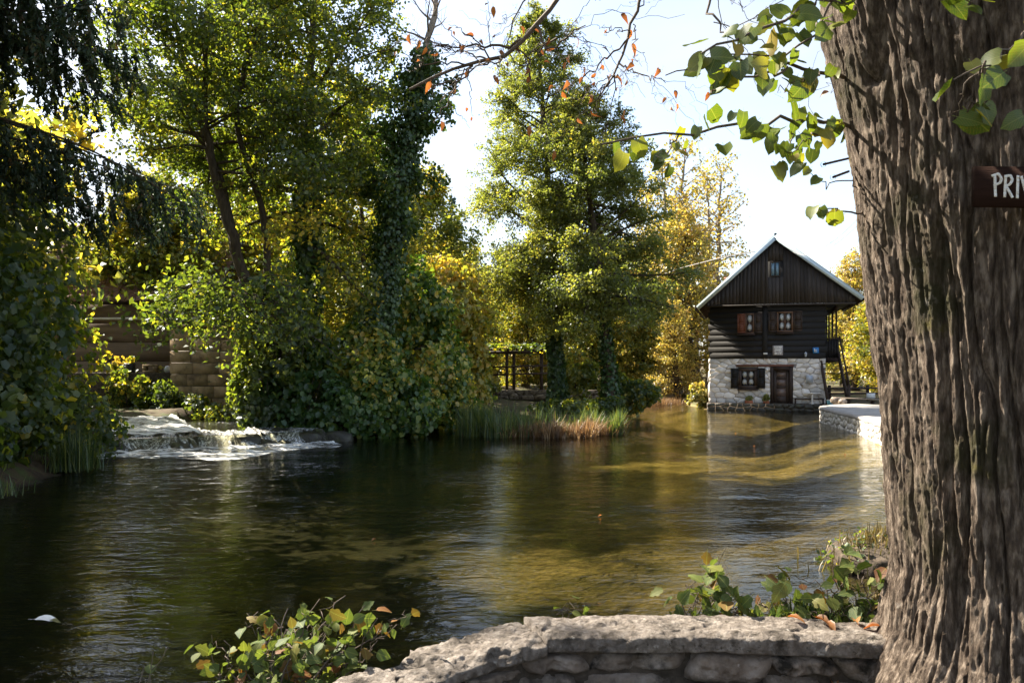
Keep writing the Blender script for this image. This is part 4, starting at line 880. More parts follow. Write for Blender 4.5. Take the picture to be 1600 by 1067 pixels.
# --- dark shrubs on the near left bank
def shrub(name, lab, ell, n, size, leaf, tint, seed, group=None, cat='shrub', **kw):
    c = ell[0]; t = root(name, (c[0], c[1], max(.0, min(e[2] - e[5] for e in ell))), lab, cat, group); pl = Plant()
    for e in ell: twigs(pl, e[:3], e[3:], 12, .025)
    mass(pl, ell, n, size, tint, seed=seed, **kw); pl.build(t, 'twig', leaf, 'stem', 'foliage'); return t
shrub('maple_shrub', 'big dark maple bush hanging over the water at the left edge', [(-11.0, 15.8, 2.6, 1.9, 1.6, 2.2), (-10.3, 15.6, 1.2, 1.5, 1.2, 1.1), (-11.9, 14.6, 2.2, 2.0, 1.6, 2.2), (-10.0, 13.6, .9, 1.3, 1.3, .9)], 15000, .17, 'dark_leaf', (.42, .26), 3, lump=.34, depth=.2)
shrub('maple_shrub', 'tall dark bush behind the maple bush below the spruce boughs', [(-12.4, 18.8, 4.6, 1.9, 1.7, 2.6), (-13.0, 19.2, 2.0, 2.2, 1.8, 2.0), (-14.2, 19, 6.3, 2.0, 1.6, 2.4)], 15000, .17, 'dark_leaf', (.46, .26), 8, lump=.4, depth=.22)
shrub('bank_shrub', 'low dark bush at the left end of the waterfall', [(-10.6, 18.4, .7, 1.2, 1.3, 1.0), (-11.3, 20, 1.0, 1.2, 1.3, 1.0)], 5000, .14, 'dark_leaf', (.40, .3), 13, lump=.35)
# --- vine curtain on the bank between the waterfall and the reeds
vg = 'vine covered thickets along the middle bank'
shrub('vine_thicket', 'dark green thicket hanging in front of the block stone pier', [(gx(415, 24.6), 24.8, 1.2, 1.1, 1.0, 1.3), (gx(420, 24.6), 25.4, 3.3, 1.2, .9, 1.9)], 9000, .17, 'dark_leaf', (.40, .2), 21, vg, cat='vine thicket', lump=.38)
shrub('vine_thicket', 'green vine thicket at the right end of the waterfall below the thick ivy trunk', [(gx(480, 25), 25.4, 1.2, 1.6, 1.1, 1.2), (gx(455, 25.5), 26.2, 2.7, 1.3, 1.1, 1.2), (gx(520, 24.6), 25, .8, 1.4, .9, .9)], 11000, .17, 'vine_leaf', (.42, .22), 22, vg, cat='vine thicket', lump=.38)
shrub('vine_thicket', 'vine thicket with pale yellow leaves below the slender ivy tree', [(gx(590, 26), 26, 1.2, 1.6, 1.2, 1.5), (gx(560, 26.5), 26.6, 2.6, 1.2, 1.0, 1.2), (gx(625, 25.6), 26, .7, 1.3, 1.0, .9)], 11000, .17, 'vine_leaf', (.55, .24), 23, vg, cat='vine thicket', lump=.4)
shrub('vine_thicket', 'yellowest vine thicket draped down to the mud beside the green reeds', [(gx(665, 28), 28.4, 1.8, 1.5, 1.2, 2.0), (gx(645, 28), 28.6, 4.2, 1.4, 1.1, 1.7), (gx(695, 28.5), 29.2, 1.0, 1.2, 1.0, 1.2)], 13000, .17, 'vine_leaf', (.66, .24), 24, vg, cat='vine thicket', lump=.42)
shrub('vine_thicket', 'upper golden vine thicket climbing right of the slender ivy tree', [(gx(690, 31), 31.5, 4.6, 1.6, 1.3, 2.0), (gx(715, 31), 32, 2.0, 1.4, 1.2, 1.7)], 10000, .18, 'yellow_leaf', (.55, .25), 25, vg, cat='vine thicket', lump=.42)
shrub('bank_shrub', 'small pale leaved bush at the top of the mud beside the low wall', [(gx(735, 33), 33, 1.2, 1.0, .8, .6)], 1800, .17, 'vine_leaf', (.6, .2), 27, lump=.4)
shrub('bank_shrub', 'round green bush at the foot of the leaning tree by the channel', [(gx(990, 36.5), 36.8, .95, 1.3, .9, .75), (gx(960, 36.5), 36.6, 1.4, .7, .7, .6)], 4200, .17, 'dark_leaf', (.55, .22), 28, lump=.4)
shrub('bank_shrub', 'bright young bush between the two tall tree feet', [(gx(900, 39.5), 39.8, 1.9, 1.0, .8, 1.0)], 2600, .16, 'yellow_leaf', (.25, .2), 29, lump=.5, depth=.3)
shrub('bank_shrub', 'yellow green bush hiding the left post of the pergola', [(gx(735, 40), 40, 1.7, 1.1, .9, 1.2), (gx(760, 41), 41, 1.2, .7, .6, .7)], 3600, .17, 'yellow_leaf', (.3, .25), 37, lump=.5, depth=.3)
shrub('bank_shrub', 'dark creeping bush on the bank behind the red reeds', [(gx(895, 33), 33.2, .5, 1.3, .8, .42), (gx(940, 34), 34, .5, .9, .7, .5)], 2600, .15, 'dark_leaf', (.45, .25), 30, lump=.5)
shrub('bank_shrub', 'dark low plants crowding the foot of the block stone pier', [(gx(300, 28.6), 28.9, .6, 1.4, .6, .5), (gx(360, 28), 28.4, .6, 1.1, .6, .5), (gx(255, 29), 29.2, .8, .9, .5, .7)], 4200, .13, 'dark_leaf', (.3, .25), 35, lump=.5)
shrub('yellow_bush', 'small golden bush growing out of the water at the left corner of the house', [(gx(1094, 43.5), 43.7, .55, .65, .6, .75)], 1700, .15, 'gold_leaf', (.35, .25), 31, lump=.4)
shrub('bank_shrub', 'rusty and green weeds on the ledge below the recessed wall on the left', [(gx(222, 30), 30.3, 1.1, 1.6, .8, 1.0), (gx(190, 29), 29.6, 1.5, .7, .6, .7)], 4200, .14, 'dark_leaf', (.5, .3), 33, lump=.4)
# --- golden trees behind the house and the distance
def simple_tree(pl, h, L, n, size, tint, seed_t=.2, stems=1):
    for k in range(stems):
        a = rng.uniform(0, 6.28); P, r = stem(pl, [(.5 * k * math.cos(a), .5 * k * math.sin(a), 0), (.4 * math.cos(a) * (1 + k), .4 * math.sin(a) * (1 + k), h * .5), (.7 * math.cos(a) * (1 + k), .7 * math.sin(a) * (1 + k), h * (1 - .08 * k))], .028 * h / (1 + .4 * k), .03, 24, 8, .07)
        boughs(pl, P, r, 40, seed_t, .995, lambda q: L * (1 - .62 * q) * (.6 + .4 * min(1, q / .2)), lambda q: .15 + .8 * q, lambda q: -.1, 10, n // stems, size, spread=.28, tint=tint, l2=.42, w=.7)
PROT = {}
def proto_tree(key, leaf, wood='wood_bark', **kw):
    pl = Plant(); simple_tree(pl, **kw); PROT[key] = [(nm, mesh_np(nm, V, F, m, tn, nm == 'trunk')) for nm, V, F, m, tn in pl.meshes(wood, leaf)]
proto_tree('gold_thin', 'gold_leaf', 'pale_bark', h=16, L=3.6, n=6500, size=.22, tint=(.40, .25), seed_t=.25, stems=3)
proto_tree('gold', 'gold_leaf', h=12, L=4.0, n=13500, size=.21, tint=(.42, .25), seed_t=.12, stems=2)
proto_tree('yellow', 'yellow_leaf', h=11, L=4.2, n=24000, size=.26, tint=(.5, .25), seed_t=.06, stems=2)
proto_tree('green', 'alder', h=12, L=4.6, n=24000, size=.26, tint=(.6, .25), seed_t=.06, stems=2)
pl = Plant(); P, r = stem(pl, [(0, 0, 0), (0, 0, 9), (0, 0, 18)], .3, .03, 24, 8, .01)
boughs(pl, P, r, 110, .08, .995, lambda q: 3.6 * (1 - q) + .15, lambda q: -.1 + .3 * q, lambda q: -.1, 12, 16000, .30, spread=.10, kind='diamond', w=.35, tint=(.5, .25), l2=.35)
PROT['conifer'] = [(nm, mesh_np(nm, V, F, m, tn, nm == 'trunk')) for nm, V, F, m, tn in pl.meshes('wood_bark', 'blue_spruce_leaf')]
def put(key, name, px, Y, s, lab, group, rz=None, z=None, cat='tree', sx=1):
    x = gx(px, Y); z = gz_at(x, Y) - .1 if z is None else z; t = root(name, (x, Y, z), lab, cat, group)
    t.rotation_euler = (0, 0, rng.uniform(0, 6.28) if rz is None else rz); t.scale = (s * sx, s * sx, s)
    for nm, me in PROT[key]: o = bpy.data.objects.new(nm, me); SC.collection.objects.link(o); o.parent = t
    return t
ga = 'golden autumn trees left of the house'
put('gold_thin', 'autumn_tree', 1052, 58, 1.12, 'tallest thin golden tree with bare twigs left of the house', ga)
put('gold', 'autumn_tree', 1085, 55, 1.0, 'dense orange tree directly behind the left eave of the house', ga)
put('gold_thin', 'autumn_tree', 1112, 66, 1.16, 'thin golden tree behind the chimney', ga)
put('gold', 'autumn_tree', 1024, 62, .92, 'shorter orange tree between the leaning green tree and the thin golden tree', ga)
put('yellow', 'autumn_tree', 1000, 54, .62, 'low yellow tree over the far mud of the channel', ga)
put('gold', 'autumn_tree', 1062, 50, .52, 'small bright orange tree hanging over the footbridge', ga)
gb = 'autumn trees behind the stair side of the house'
put('gold', 'autumn_tree', 1338, 58, .80, 'golden tree seen between the stair and the big trunk', gb)
put('yellow', 'autumn_tree', 1392, 52, .78, 'yellow tree right behind the big trunk edge', gb)
put('green', 'autumn_tree', 1320, 66, .72, 'dull green tree under the porch roof of the house', gb)
put('yellow', 'autumn_tree', 1440, 60, .95, 'yellow tree hidden mostly by the big trunk', gb)
put('green', 'autumn_tree', 1530, 56, 1.0, 'green tree beyond the quay wholly behind the big trunk', gb)
put('gold', 'autumn_tree', 1640, 52, .95, 'golden tree beyond the quay right of the big trunk', gb)
put('yellow', 'autumn_tree', 1780, 46, .9, 'yellow tree beyond the quay farthest right', gb)
gc = 'distant trees between the tall trees'
for k, (key, px, Y, s, lab) in enumerate((('yellow', 735, 52, .72, 'yellow tree behind the left end of the pergola'), ('yellow', 820, 56, .75, 'yellow tree glowing behind the middle of the pergola'), ('yellow', 925, 55, .80, 'yellow tree showing between the two tall trunks'), ('green', 700, 64, .95, 'green tree below the distant blue spruce'),
        ('green', 980, 70, 1.0, 'green tree far behind the leaning tall tree'), ('green', 600, 58, 1.0, 'green tree far behind the slender ivy tree'), ('yellow', 500, 56, 1.15, 'yellow green tree far behind the thick ivy trunk'), ('yellow', 400, 60, 1.2, 'yellow green tree far behind the leaning stems'), ('green', 255, 58, 1.2, 'green tree far behind the tiled roof'),
        ('green', 20, 46, 1.25, 'green tree at the far left edge behind the spruce'), ('yellow', 860, 74, .8, 'small yellow tree farthest behind the tallest tree'), ('yellow', 770, 78, .9, 'yellow tree farthest behind the pergola'))):
    put(key, 'distant_tree', px, Y, s, lab, gc)
for k, (x_, y_, s_, lab) in enumerate(((-17.5, 20.5, 1.35, 'tall green tree just outside the left edge behind the maple bush'), (-15.5, 12.0, 1.3, 'tall green tree outside the left edge nearest the viewer'))):
    t = put('green', 'bank_tree', 800 + x_ / y_ * FPX, y_, s_, lab, 'trees of the left bank beyond the edge of the view')
put('conifer', 'spruce_tree', 706, 88, 1.14, 'distant blue green spruce peak between the ivy tree and the tallest tree', None)
put('conifer', 'spruce_tree', 668, 100, 1.1, 'fainter distant spruce left of the blue green peak', None)

# --- reeds
n = 11000; u = rng.uniform(0, 1, n); fr = along(np.array([(gx(718, 26.0), 26.0), (gx(760, 25.4), 25.4), (gx(850, 25.2), 25.2), (gx(930, 25.4), 25.4), (gx(972, 26.2), 26.2)]), u); dep = rng.uniform(0, 1, n) ** 1.1 * (1.3 + 1.6 * np.sin(u * 3.14)) - .45 * fbm(np.c_[u * 14, u * 0, u * 0], 3, 6); B = np.c_[fr[:, 0], fr[:, 1] + dep, np.full(n, -.08)] + rng.normal(0, .07, (n, 3)) * (1, 1, 0)
pr_red = sstep(.26, .42, u + rng.normal(0, .07, n)) * np.where(u > .9, .25, 1) * np.clip(1.2 - dep * .40, .15, 1); red = rng.uniform(0, 1, n) < pr_red
for nm, sel, mt, hh, lab in (('reeds', ~red, 'reed_green', (.45, 1.15), 'upright green reeds standing in the shallow water'), ('dry_reeds', red, 'reed_red', (.25, .8), 'reddish dry reeds and sedge in front of the two tall trees')):
    k = sel.sum(); V, F, tn = blades(B[sel], rng.uniform(*hh, k) * (.8 + .45 * fbm(np.c_[B[sel][:, :2] * 2.2, np.zeros(k)], 2, 17)), rng.uniform(.007, .02, k) * 1.0, np.abs(rng.normal(0, .32 if nm == 'reeds' else .7, k)), rng.uniform(0, 1, k)); tag(mk(nm, V, F, M[mt], None, tn), lab, kind='stuff')
# dry grass on far mud, tufts on the left bank, tuft on the right
def tuft(nm, c, rad, n, h, mt, lab, cat=None, z=0.0, kind='stuff'):
    p = rng.normal(0, .45, (n, 2)) * rad + np.array(c); V, F, tn = blades(np.c_[p, np.full(n, z)], rng.uniform(*h, n), rng.uniform(.004, .012, n), np.abs(rng.normal(0, .45, n)), rng.uniform(0, 1, n)); return tag(mk(nm, V, F, M[mt], None, tn), lab, cat, kind=kind)
tuft('dry_grass', (gx(1030, 48), 48), (1.6, .8), 1500, (.2, .55), 'reed_red', 'dry straw coloured grass on the far mud of the channel')
tuft('sedge', (-9.3, 16.8), (.55, .5), 500, (.4, 1.1), 'reed_green', 'thin grass drooping over the water at the left bank', z=.05)
tuft('bank_grass', (-8.6, 13.0), (.5, .6), 120, (.15, .45), 'reed_green', 'dead grass stems at the left edge of the water', z=.1)
# ------------------------------------------------------------------ quay on the right
qline = np.array([(4.9, 9.6), (6.3, 12.2), (8.1, 16), (9.55, 19.4), (10.5, 22.4), (11.6, 26.8), (12.25, 30.6), (12.55, 32.4), (13.1, 33.7), (14.0, 34.8), (15.2, 35.6)], float)
qs = along(qline, np.linspace(0, 1, 140))
for _ in range(4): qs[1:-1] = (qs[:-2] + 2 * qs[1:-1] + qs[2:]) / 4
ql = np.r_[0, np.cumsum(np.linalg.norm(np.diff(qs, axis=0), axis=1))]
def qmap(u, v, d):
    x, y = np.interp(u, ql, qs[:, 0]), np.interp(u, ql, qs[:, 1]); e = .05; t = norm(np.array([np.interp(u + e, ql, qs[:, 0]) - np.interp(u - e, ql, qs[:, 0]), np.interp(u + e, ql, qs[:, 1]) - np.interp(u - e, ql, qs[:, 1])]))
    nrm = np.array([-t[1], t[0]]); return (x + nrm[0] * d, y + nrm[1] * d, v)
QT = .60
quay = root('quay_wall', (11.6, 27, 0), 'pale stone quay wall curving from the trunk to the house', 'wall')
nu = 140; us = np.linspace(0, ql[-1], nu); V = []; F = []
for u in us: V += [qmap(u, -.7, -.02), qmap(u, QT - .10, -.02), qmap(u, QT - .10, -.9), qmap(u, -.7, -.9)]
F = [[a * 4 + k, a * 4 + (k + 1) % 4, a * 4 + 4 + (k + 1) % 4, a * 4 + 4 + k] for a in range(nu - 1) for k in range(4)] + [[0, 1, 2, 3], [(nu - 1) * 4 + k for k in (3, 2, 1, 0)]]
mk('core', V, F, M['mortar'], quay)
vis0 = ql[-1] * .40
pol = stones(ql[-1] - vis0, QT - .10 + .3, .34, .20, seed=31)
face_stones('stone', pol, lambda u, v, d: qmap(u + vis0, v - .3, d), M['quay_stone'], quay, .05, .012, 32)
V = []; prof_ = [(.05, QT - .105), (.07, QT - .06), (.05, QT), (-.25, QT + .02), (-.62, QT + .012), (-2.6, QT + .0), (-2.6, QT - .1)]
for i, u in enumerate(us):
    for j, (d, z) in enumerate(prof_): V.append(qmap(u, z + .012 * vnoise([u * 1.7, j * 1.3, 0.]) , d + (.02 * vnoise([u * 2.3, j, 4.]) if d > 0 else 0)))
m_ = len(prof_); F = [[a * m_ + k, a * m_ + k + 1, a * m_ + m_ + k + 1, a * m_ + m_ + k] for a in range(nu - 1) for k in range(m_ - 1)]
mk('coping', V, F, M['quay_top'], quay, smooth=True)
# loose stones on its end, fence and bench behind
for k, (px, Y, s, lab) in enumerate(((1306, 36, .22, 'grey stone lying at the house end of the quay'), (1317, 35.6, .17, 'smaller grey stone lying at the house end of the quay'))):
    Vr, Fr = ico_rock((gx(px, Y), Y, QT + s * .6), (s * 1.3, s, s * .85), 50 + k, 1); tag(mk('stone', Vr, Fr, M['old_stone']), lab, 'stone')
fence = root('rail_fence', (gx(1345, 41), 41, .5), 'dark wooden rail fence behind the quay right of the stair', 'fence')
fx = [gx(p, 41) for p in (1296, 1326, 1356, 1386, 1420)]
for x in fx: MB().box(x - .06, x + .06, 40.95, 41.07, .35, 1.32, .01).build('post', M['dark_wood'], fence)
for z in (.62, .88, 1.14):
    MB().tube([(fx[0] - .2, 40.9, z), ((fx[0] + fx[-1]) / 2, 40.88, z + .03), (fx[-1] + .2, 40.9, z - .02)], .055, 6).build('rail', M['dark_wood'], fence)
tb = root('long_bench', (gx(1336, 37.5), 37.5, QT), 'long light brown plank bench in front of the rail fence', 'bench')
MB().bar((gx(1303, 37.5), 37.5, gz(621.5, 37.5)), (gx(1372, 37.5), 37.3, gz(624, 37.5)), .38, .06).build('seat', M['grey_wood'], tb)
for px in (1312, 1362): MB().box(gx(px, 37.5) - .05, gx(px, 37.5) + .05, 37.32, 37.58, gz_at(gx(px, 37.5), 37.5) - .1, gz(625.8, 37.5)).build('leg', M['dark_wood'], tb)
o = root('white_notice', (gx(1362, 40.6), 40.6, .9), 'white board hanging on the rail fence next to the big trunk', 'sign')
MB().box(gx(1355.5, 40.6), gx(1369, 40.6), 40.70, 40.73, gz(622, 40.6), gz(614.5, 40.6), .005).build('board', M['white_paint'], o)
o = root('blue_bucket', (gx(1297, 38.5), 38.5, .62), 'small blue bucket beside the stair foot', 'bucket')
MB().tube([(gx(1297, 38.5), 38.5, gz(632, 38.5)), (gx(1297, 38.5), 38.5, gz(625.5, 38.5))], [.13, .17], 10).build('body', M['plastic_blue'], o)
MB().tube([(gx(1297, 38.5), 38.5, gz(625.3, 38.5)), (gx(1297, 38.5), 38.5, gz(624.6, 38.5))], [.18, .18], 10).build('rim', M['white_paint'], o)
# flower pots on the house ledge
for k, (px, w_, lab) in enumerate(((1170, .42, 'terracotta window box with green plants under the ground floor window'), (1197, .30, 'terracotta pot with a green plant left of the door'))):
    r_ = root('flower_pot', (hx(px), YF - .25, ZP), lab, 'flower pot', 'flower pots on the house ledge')
    MB().box(hx(px) - w_ / 2, hx(px) + w_ / 2, YF - .36, YF - .18, ZP + .003, ZP + .15, .012).build('pot', M['terracotta'], r_)
    pl = Plant(); mass(pl, [(hx(px), YF - .27, ZP + .27, w_ * .55, .14, .17)], 170, .09, (.6, .2), lump=.4); pl.build(r_, leaf='alder', cn='foliage')
# --- footbridge and far bank left of the house
fb = root('footbridge', (gx(1085, 50), 50, .8), 'grey footbridge with a plain rail left of the house', 'bridge')
bz = gz(603, 50); bxa, bxb = gx(1066, 50), gx(1112, 50)
MB().box(bxa, bxb, 49.6, 50.9, bz - .18, bz, .02).build('deck', M['grey_wood'], fb)
for px in (1083, 1103): MB().box(gx(px, 50) - .07, gx(px, 50) + .07, 49.62, 49.76, bz + .003, gz(591, 50)).build('post', M['grey_wood'], fb)
MB().box(gx(1073, 50), gx(1112, 50), 49.6, 49.78, gz(591, 50) + .003, gz(588.5, 50), .01).build('rail', M['grey_wood'], fb)
MB().bar(at(1052, 593, 50.2), at(1080, 600, 49.7), .08, .08).build('hand_rail', M['grey_wood'], fb)
MB().box(gx(1072, 50.2), gx(1080, 50.2), 49.9, 50.8, -.4, bz - .183).build('pier', M['mortar'], fb)
tag(MB().box(gx(1012, 51.5), gx(1066, 51.5), 51.2, 51.8, -.2, gz(607.5, 51.5), .04).build('low_wall', M['mortar']), 'low mossy wall along the far mud left of the footbridge', 'wall')
Vr, Fr = ico_rock((gx(1026, 51), 50.8, .95), (.42, .35, .42), 61, 1); tag(mk('boulder', Vr, Fr, M['house_stone']), 'pale boulder on the far low wall by the channel', 'boulder')
# --- pergola and low wall behind the tallest tree
pg = root('pergola', (gx(815, 46), 46, .9), 'dark timber pergola under yellow leaves behind the low wall', 'pergola')
for px in (757, 792, 803, 846, 858): MB().box(gx(px, 46) - .09, gx(px, 46) + .09, 45.9, 46.08, .6, gz(553, 46) - .004).build('post', M['dark_wood'], pg)
MB().box(gx(752, 46), gx(866, 46), 45.88, 46.1, gz(553, 46), gz(548, 46)).build('beam', M['dark_wood'], pg)
for k, (py) in enumerate((574, 586)): MB().bar((gx(757, 45.8), 45.82, gz(py, 46)), (gx(858, 45.8), 45.82, gz(py - 3, 46)), .06, .10).build('rail', M['dark_wood'], pg)
for k in range(9): MB().box(gx(755 + k * 13, 46) - .06, gx(755 + k * 13, 46) + .06, 45.2, 48.6, gz(548, 46) + .004, gz(545, 46)).build('rafter', M['dark_wood'], pg)
pl = Plant(); mass(pl, [(gx(812, 46.5), 46.8, gz(545, 46.5), 2.4, 1.3, .35)], 700, .2, (.4, .3), lump=.5, depth=.3); V, F = pl.merge([(a[0], a[1]) for a in pl.lv]); mk('creeper', V, F, M['dark_leaf'], pg, np.concatenate([a[2] for a in pl.lv]))
lw = root('low_stone_wall', (gx(850, 42), 42, .6), 'low dark stone wall between the pergola and the tall trees', 'wall')
la, lb = gx(748, 42), gx(958, 42); MB().box(la, lb, 42.0, 42.4, .3, gz(609.5, 42), .03).build('core', M['dark_mortar'], lw)
face_stones('stone', stones(lb - la, gz(609.5, 42) - .55, .55, .26, seed=41), lambda u, v, d: (la + u, 42.0 - d, .55 + v), M['old_stone'], lw, .06, .02, 42)
# --- stone building at the left with the block pier
sh = root('stream_house', (-13, 32, .5), 'old tile roofed stone building half hidden by leaves behind the waterfall', 'building')
px0, px1 = gx(266, 30), gx(386, 30); pzt = gz(512, 30); pzb = .2
MB().box(px0 + .03, px1, 30.03, 33.4, pzb, pzt - .02).build('pier_wall', M['mortar'], sh)
rows = 8; bh = (pzt - pzb) / rows
for j in range(rows):
    x = px0 - (.28 if j % 2 else 0)
    while x < px1 - .05:
        wd = random.uniform(.75, 1.1); a, b = max(x, px0), min(x + wd, px1)
        if b - a > .1: MB().box(a + .013, b - .013, 29.96 - random.uniform(0, .03), 30.16, pzb + j * bh + .013, pzb + (j + 1) * bh - .013, .007).build('stone_block', M['block_stone'], sh)
        x += wd
    y = 30.2
    while y < 33.2:
        wd = random.uniform(.5, .75); MB().box(px0 - .04 - random.uniform(0, .02), px0 + .14, y + .010, min(y + wd, 33.3) - .010, pzb + j * bh + .013, pzb + (j + 1) * bh - .013, .007).build('stone_block', M['block_stone'], sh); y += wd
MB().box(px0 - .1, px1 + .1, 29.86, 33.4, pzt + .004, pzt + .12, .03).build('pier_cap', M['block_stone'], sh)
MB().box(-27, px0 + .02, 33.5, 41, .2, 5.0).build('rear_wall', M['render_wall'], sh)
for j in range(5): MB().box(-20, px0 - .02, 33.44 - .012 * (j % 2), 33.495, .9 + j * .8, .9 + (j + 1) * .8 - .03, .012).build('wall_board', M['render_wall'], sh)
MB().tube([(-22, 33.2, gz(498, 33)), (px0 + 1, 33.2, gz(497, 33))], .05, 8).build('gutter', M['white_paint'], sh)
MB().box(-20, px0 - .04, 29.9, 33.4, .2, gz(582, 30), .03).build('ledge', M['dark_mortar'], sh)
ey, ez, ry, rz_ = 33.0, 4.95, 37.2, 8.9; sl = norm(np.array([0, ry - ey, rz_ - ez])); nn_ = np.array([0, -sl[2], sl[1]]); ll = math.hypot(ry - ey, rz_ - ez)
MB().prism([(-27.3, ey, ez), (px0 + .6, ey, ez), (px0 + .6, ry, rz_), (-27.3, ry, rz_)], nn_ * -.12).build('roof', M['dark_wood'], sh)
MB().prism([(-27.3, 2 * ry - ey, ez), (px0 + .6, 2 * ry - ey, ez), (px0 + .6, ry, rz_), (-27.3, ry, rz_)], (0, 0, -.14)).build('roof_back', M['roof_tile'], sh)
MB().prism([(px0 + .0, ey + .5, 5.0), (px0 + .0, ry, rz_ - .3), (px0 + .0, 2 * ry - ey - .5, 5.0)], (-.2, 0, 0)).build('gable_wall', M['render_wall'], sh)
tile = MB(); tile.add([(0, 0, 0), (.30, 0, 0), (.30, .02, .0), (0, .02, 0)], [[0, 1, 2, 3]]); del tile
tw, tl = .42, .46; cols = int((px0 + .55 + 21) / tw); cnt = 0; tme = None; rest = MB()
for c in range(cols):
    for r_ in range(int(ll / .40)):
        x = px0 + .6 - (c + 1) * tw + random.uniform(-.008, .008); s_ = r_ * .40; base = np.array([x, ey, ez]) + sl * s_ + nn_ * (.02 + random.uniform(0, .012))
        Q = [base, base + (tw * .5, 0, 0) + nn_ * .07, base + (tw - .015, 0, 0)]; up_ = sl * tl - nn_ * .012
        P6 = Q + [q + up_ for q in Q] + [q - nn_ * .02 for q in Q]; Fc = [[0, 1, 4, 3], [1, 2, 5, 4], [6, 7, 1, 0], [7, 8, 2, 1]]
        if cnt < 300: mk('tile', P6, Fc, M['roof_tile'], sh)
        else: rest.add(P6, Fc)
        cnt += 1
if rest.n: rest.build('tiles', M['roof_tile'], sh)['kind'] = 'stuff'
# things on its ledge
zl_ = gz(582, 30) + .003
o = root('planter_box', (gx(201, 30.2), 30.2, zl_), 'black square planter on the ledge of the old building', 'planter')
MB().box(gx(196, 30.2), gx(209, 30.2), 30.05, 30.35, zl_, zl_ + .34, .01).build('pot', M['black_metal'], o)
pl = Plant(); mass(pl, [(gx(202, 30.2), 30.2, zl_ + .50, .16, .14, .2)], 90, .09, (.5, .3), lump=.5); pl.build(o, leaf='dark_leaf', cn='foliage')
o = root('stone_trough', (gx(237, 30.2), 30.2, zl_), 'pale stone trough with a dark opening on the ledge', 'trough')
tx0, tx1 = gx(226, 30.2), gx(246, 30.2)
MB().box(tx0, tx1, 30.0, 30.3, zl_, zl_ + .07, .01).box(tx0, tx1, 30.0, 30.3, zl_ + .23, zl_ + .30, .01).box(tx0, tx0 + .1, 30.01, 30.29, zl_ + .071, zl_ + .229).box(tx1 - .1, tx1, 30.01, 30.29, zl_ + .071, zl_ + .229).build('body', M['block_stone'], o)
o = root('flower_pot', (gx(181, 30.1), 30.1, zl_), 'terracotta pot with yellow green flowers at the left end of the ledge', 'flower pot')
MB().tube([(gx(181, 30.1), 30.1, zl_), (gx(181, 30.1), 30.1, zl_ + .3)], [.14, .2], 10).build('pot', M['terracotta'], o)
pl = Plant(); mass(pl, [(gx(183, 30.1), 30.1, zl_ + .5, .32, .22, .26)], 200, .1, (.7, .25), lump=.5); pl.build(o, leaf='yellow_leaf', cn='foliage')
Vr, Fr = ico_rock((gx(262, 30.2), 30.2, zl_ + .12), (.14, .12, .16), 71, 1); tag(mk('ornament', Vr, Fr, M['grey_paint']), 'small grey stone ornament beside the pier on the ledge', 'ornament')
# post in the vines
tag(MB().tube([at(465, 540, 26.2), at(466, 505, 26.2)], .04, 6).build('pole', M['grey_wood']), 'thin pale pole standing in the vines beside the thick ivy trunk', 'pole')

# ------------------------------------------------------------------ near wall
wpath = np.array([(2.15, 3.74), (1.9, 3.82), (1.6, 3.86), (.9, 3.93), (.14, 3.92), (-.35, 3.62), (-.72, 3.22), (-1.0, 2.75), (-1.2, 2.2), (-1.3, 1.6)])
ws = along(wpath, np.linspace(0, 1, 160))
for _ in range(6): ws[1:-1] = (ws[:-2] + 2 * ws[1:-1] + ws[2:]) / 4
wlen = np.r_[0, np.cumsum(np.linalg.norm(np.diff(ws, axis=0), axis=1))]
def wpt(u, d, z):
    x, y = np.interp(u, wlen, ws[:, 0]), np.interp(u, wlen, ws[:, 1]); e = .06
    tx, ty = np.interp(u + e, wlen, ws[:, 0]) - np.interp(u - e, wlen, ws[:, 0]), np.interp(u + e, wlen, ws[:, 1]) - np.interp(u - e, wlen, ws[:, 1]); q = np.hypot(tx, ty)
    return np.stack([x + -ty / q * d, y + tx / q * d, z], -1)      # d > 0 : towards the viewer
ujoint = np.interp(-.10, -ws[:, 0], wlen)
nw = root('near_wall', (.9, 3.9, .6), 'weathered low stone wall across the bottom of the view ending at the big trunk', 'wall')
def swept(name, u0, u1, nu, prof, mat, amp, seed, ends=True, zoff=lambda u: 0):
    prof = np.array(prof); s = np.r_[0, np.cumsum(np.linalg.norm(np.diff(prof, axis=0), axis=1))]; nv = int(s[-1] / .011); t = np.linspace(0, s[-1], nv); pd, pz = np.interp(t, s, prof[:, 0]), np.interp(t, s, prof[:, 1])
    U, J = np.meshgrid(np.linspace(u0, u1, nu), np.arange(nv), indexing='ij'); V = wpt(U.ravel(), pd[J.ravel()], pz[J.ravel()] + zoff(U.ravel()))
    nz = fbm(V * 5, 3, seed) * .22 + fbm(V * 30, 4, seed + 9) * .34 - .5 * np.clip(.25 - np.abs(fbm(V * 3.1, 3, seed + 20)), 0, 1) * 1.2
    nz -= .8 * sstep(.35, .6, fbm(V * 4.2 + 9, 3, seed + 31))
    c = wpt(U.ravel(), U.ravel() * 0 + pd.mean(), U.ravel() * 0 + pz.mean() - .03); V = V + norm(V - c) * (nz * amp)[:, None]
    idx = np.arange(nu * nv).reshape(nu, nv); F = np.stack([idx[:-1, :-1], idx[:-1, 1:], idx[1:, 1:], idx[1:, :-1]], -1).reshape(-1, 4)
    FF = [F] + ([idx[0].tolist()[::-1], idx[-1].tolist()] if ends else [])
    return mk(name, V, FF, mat, nw, smooth=True)
WT = .945
rprof = [(-.13, .70), (-.15, WT - .05), (-.13, WT), (.12, WT + .004), (.168, WT - .018), (.175, WT - .085), (.12, WT - .105)]
swept('coping', 0, ujoint - .012, 260, rprof, M['old_coping'], .020, 3)
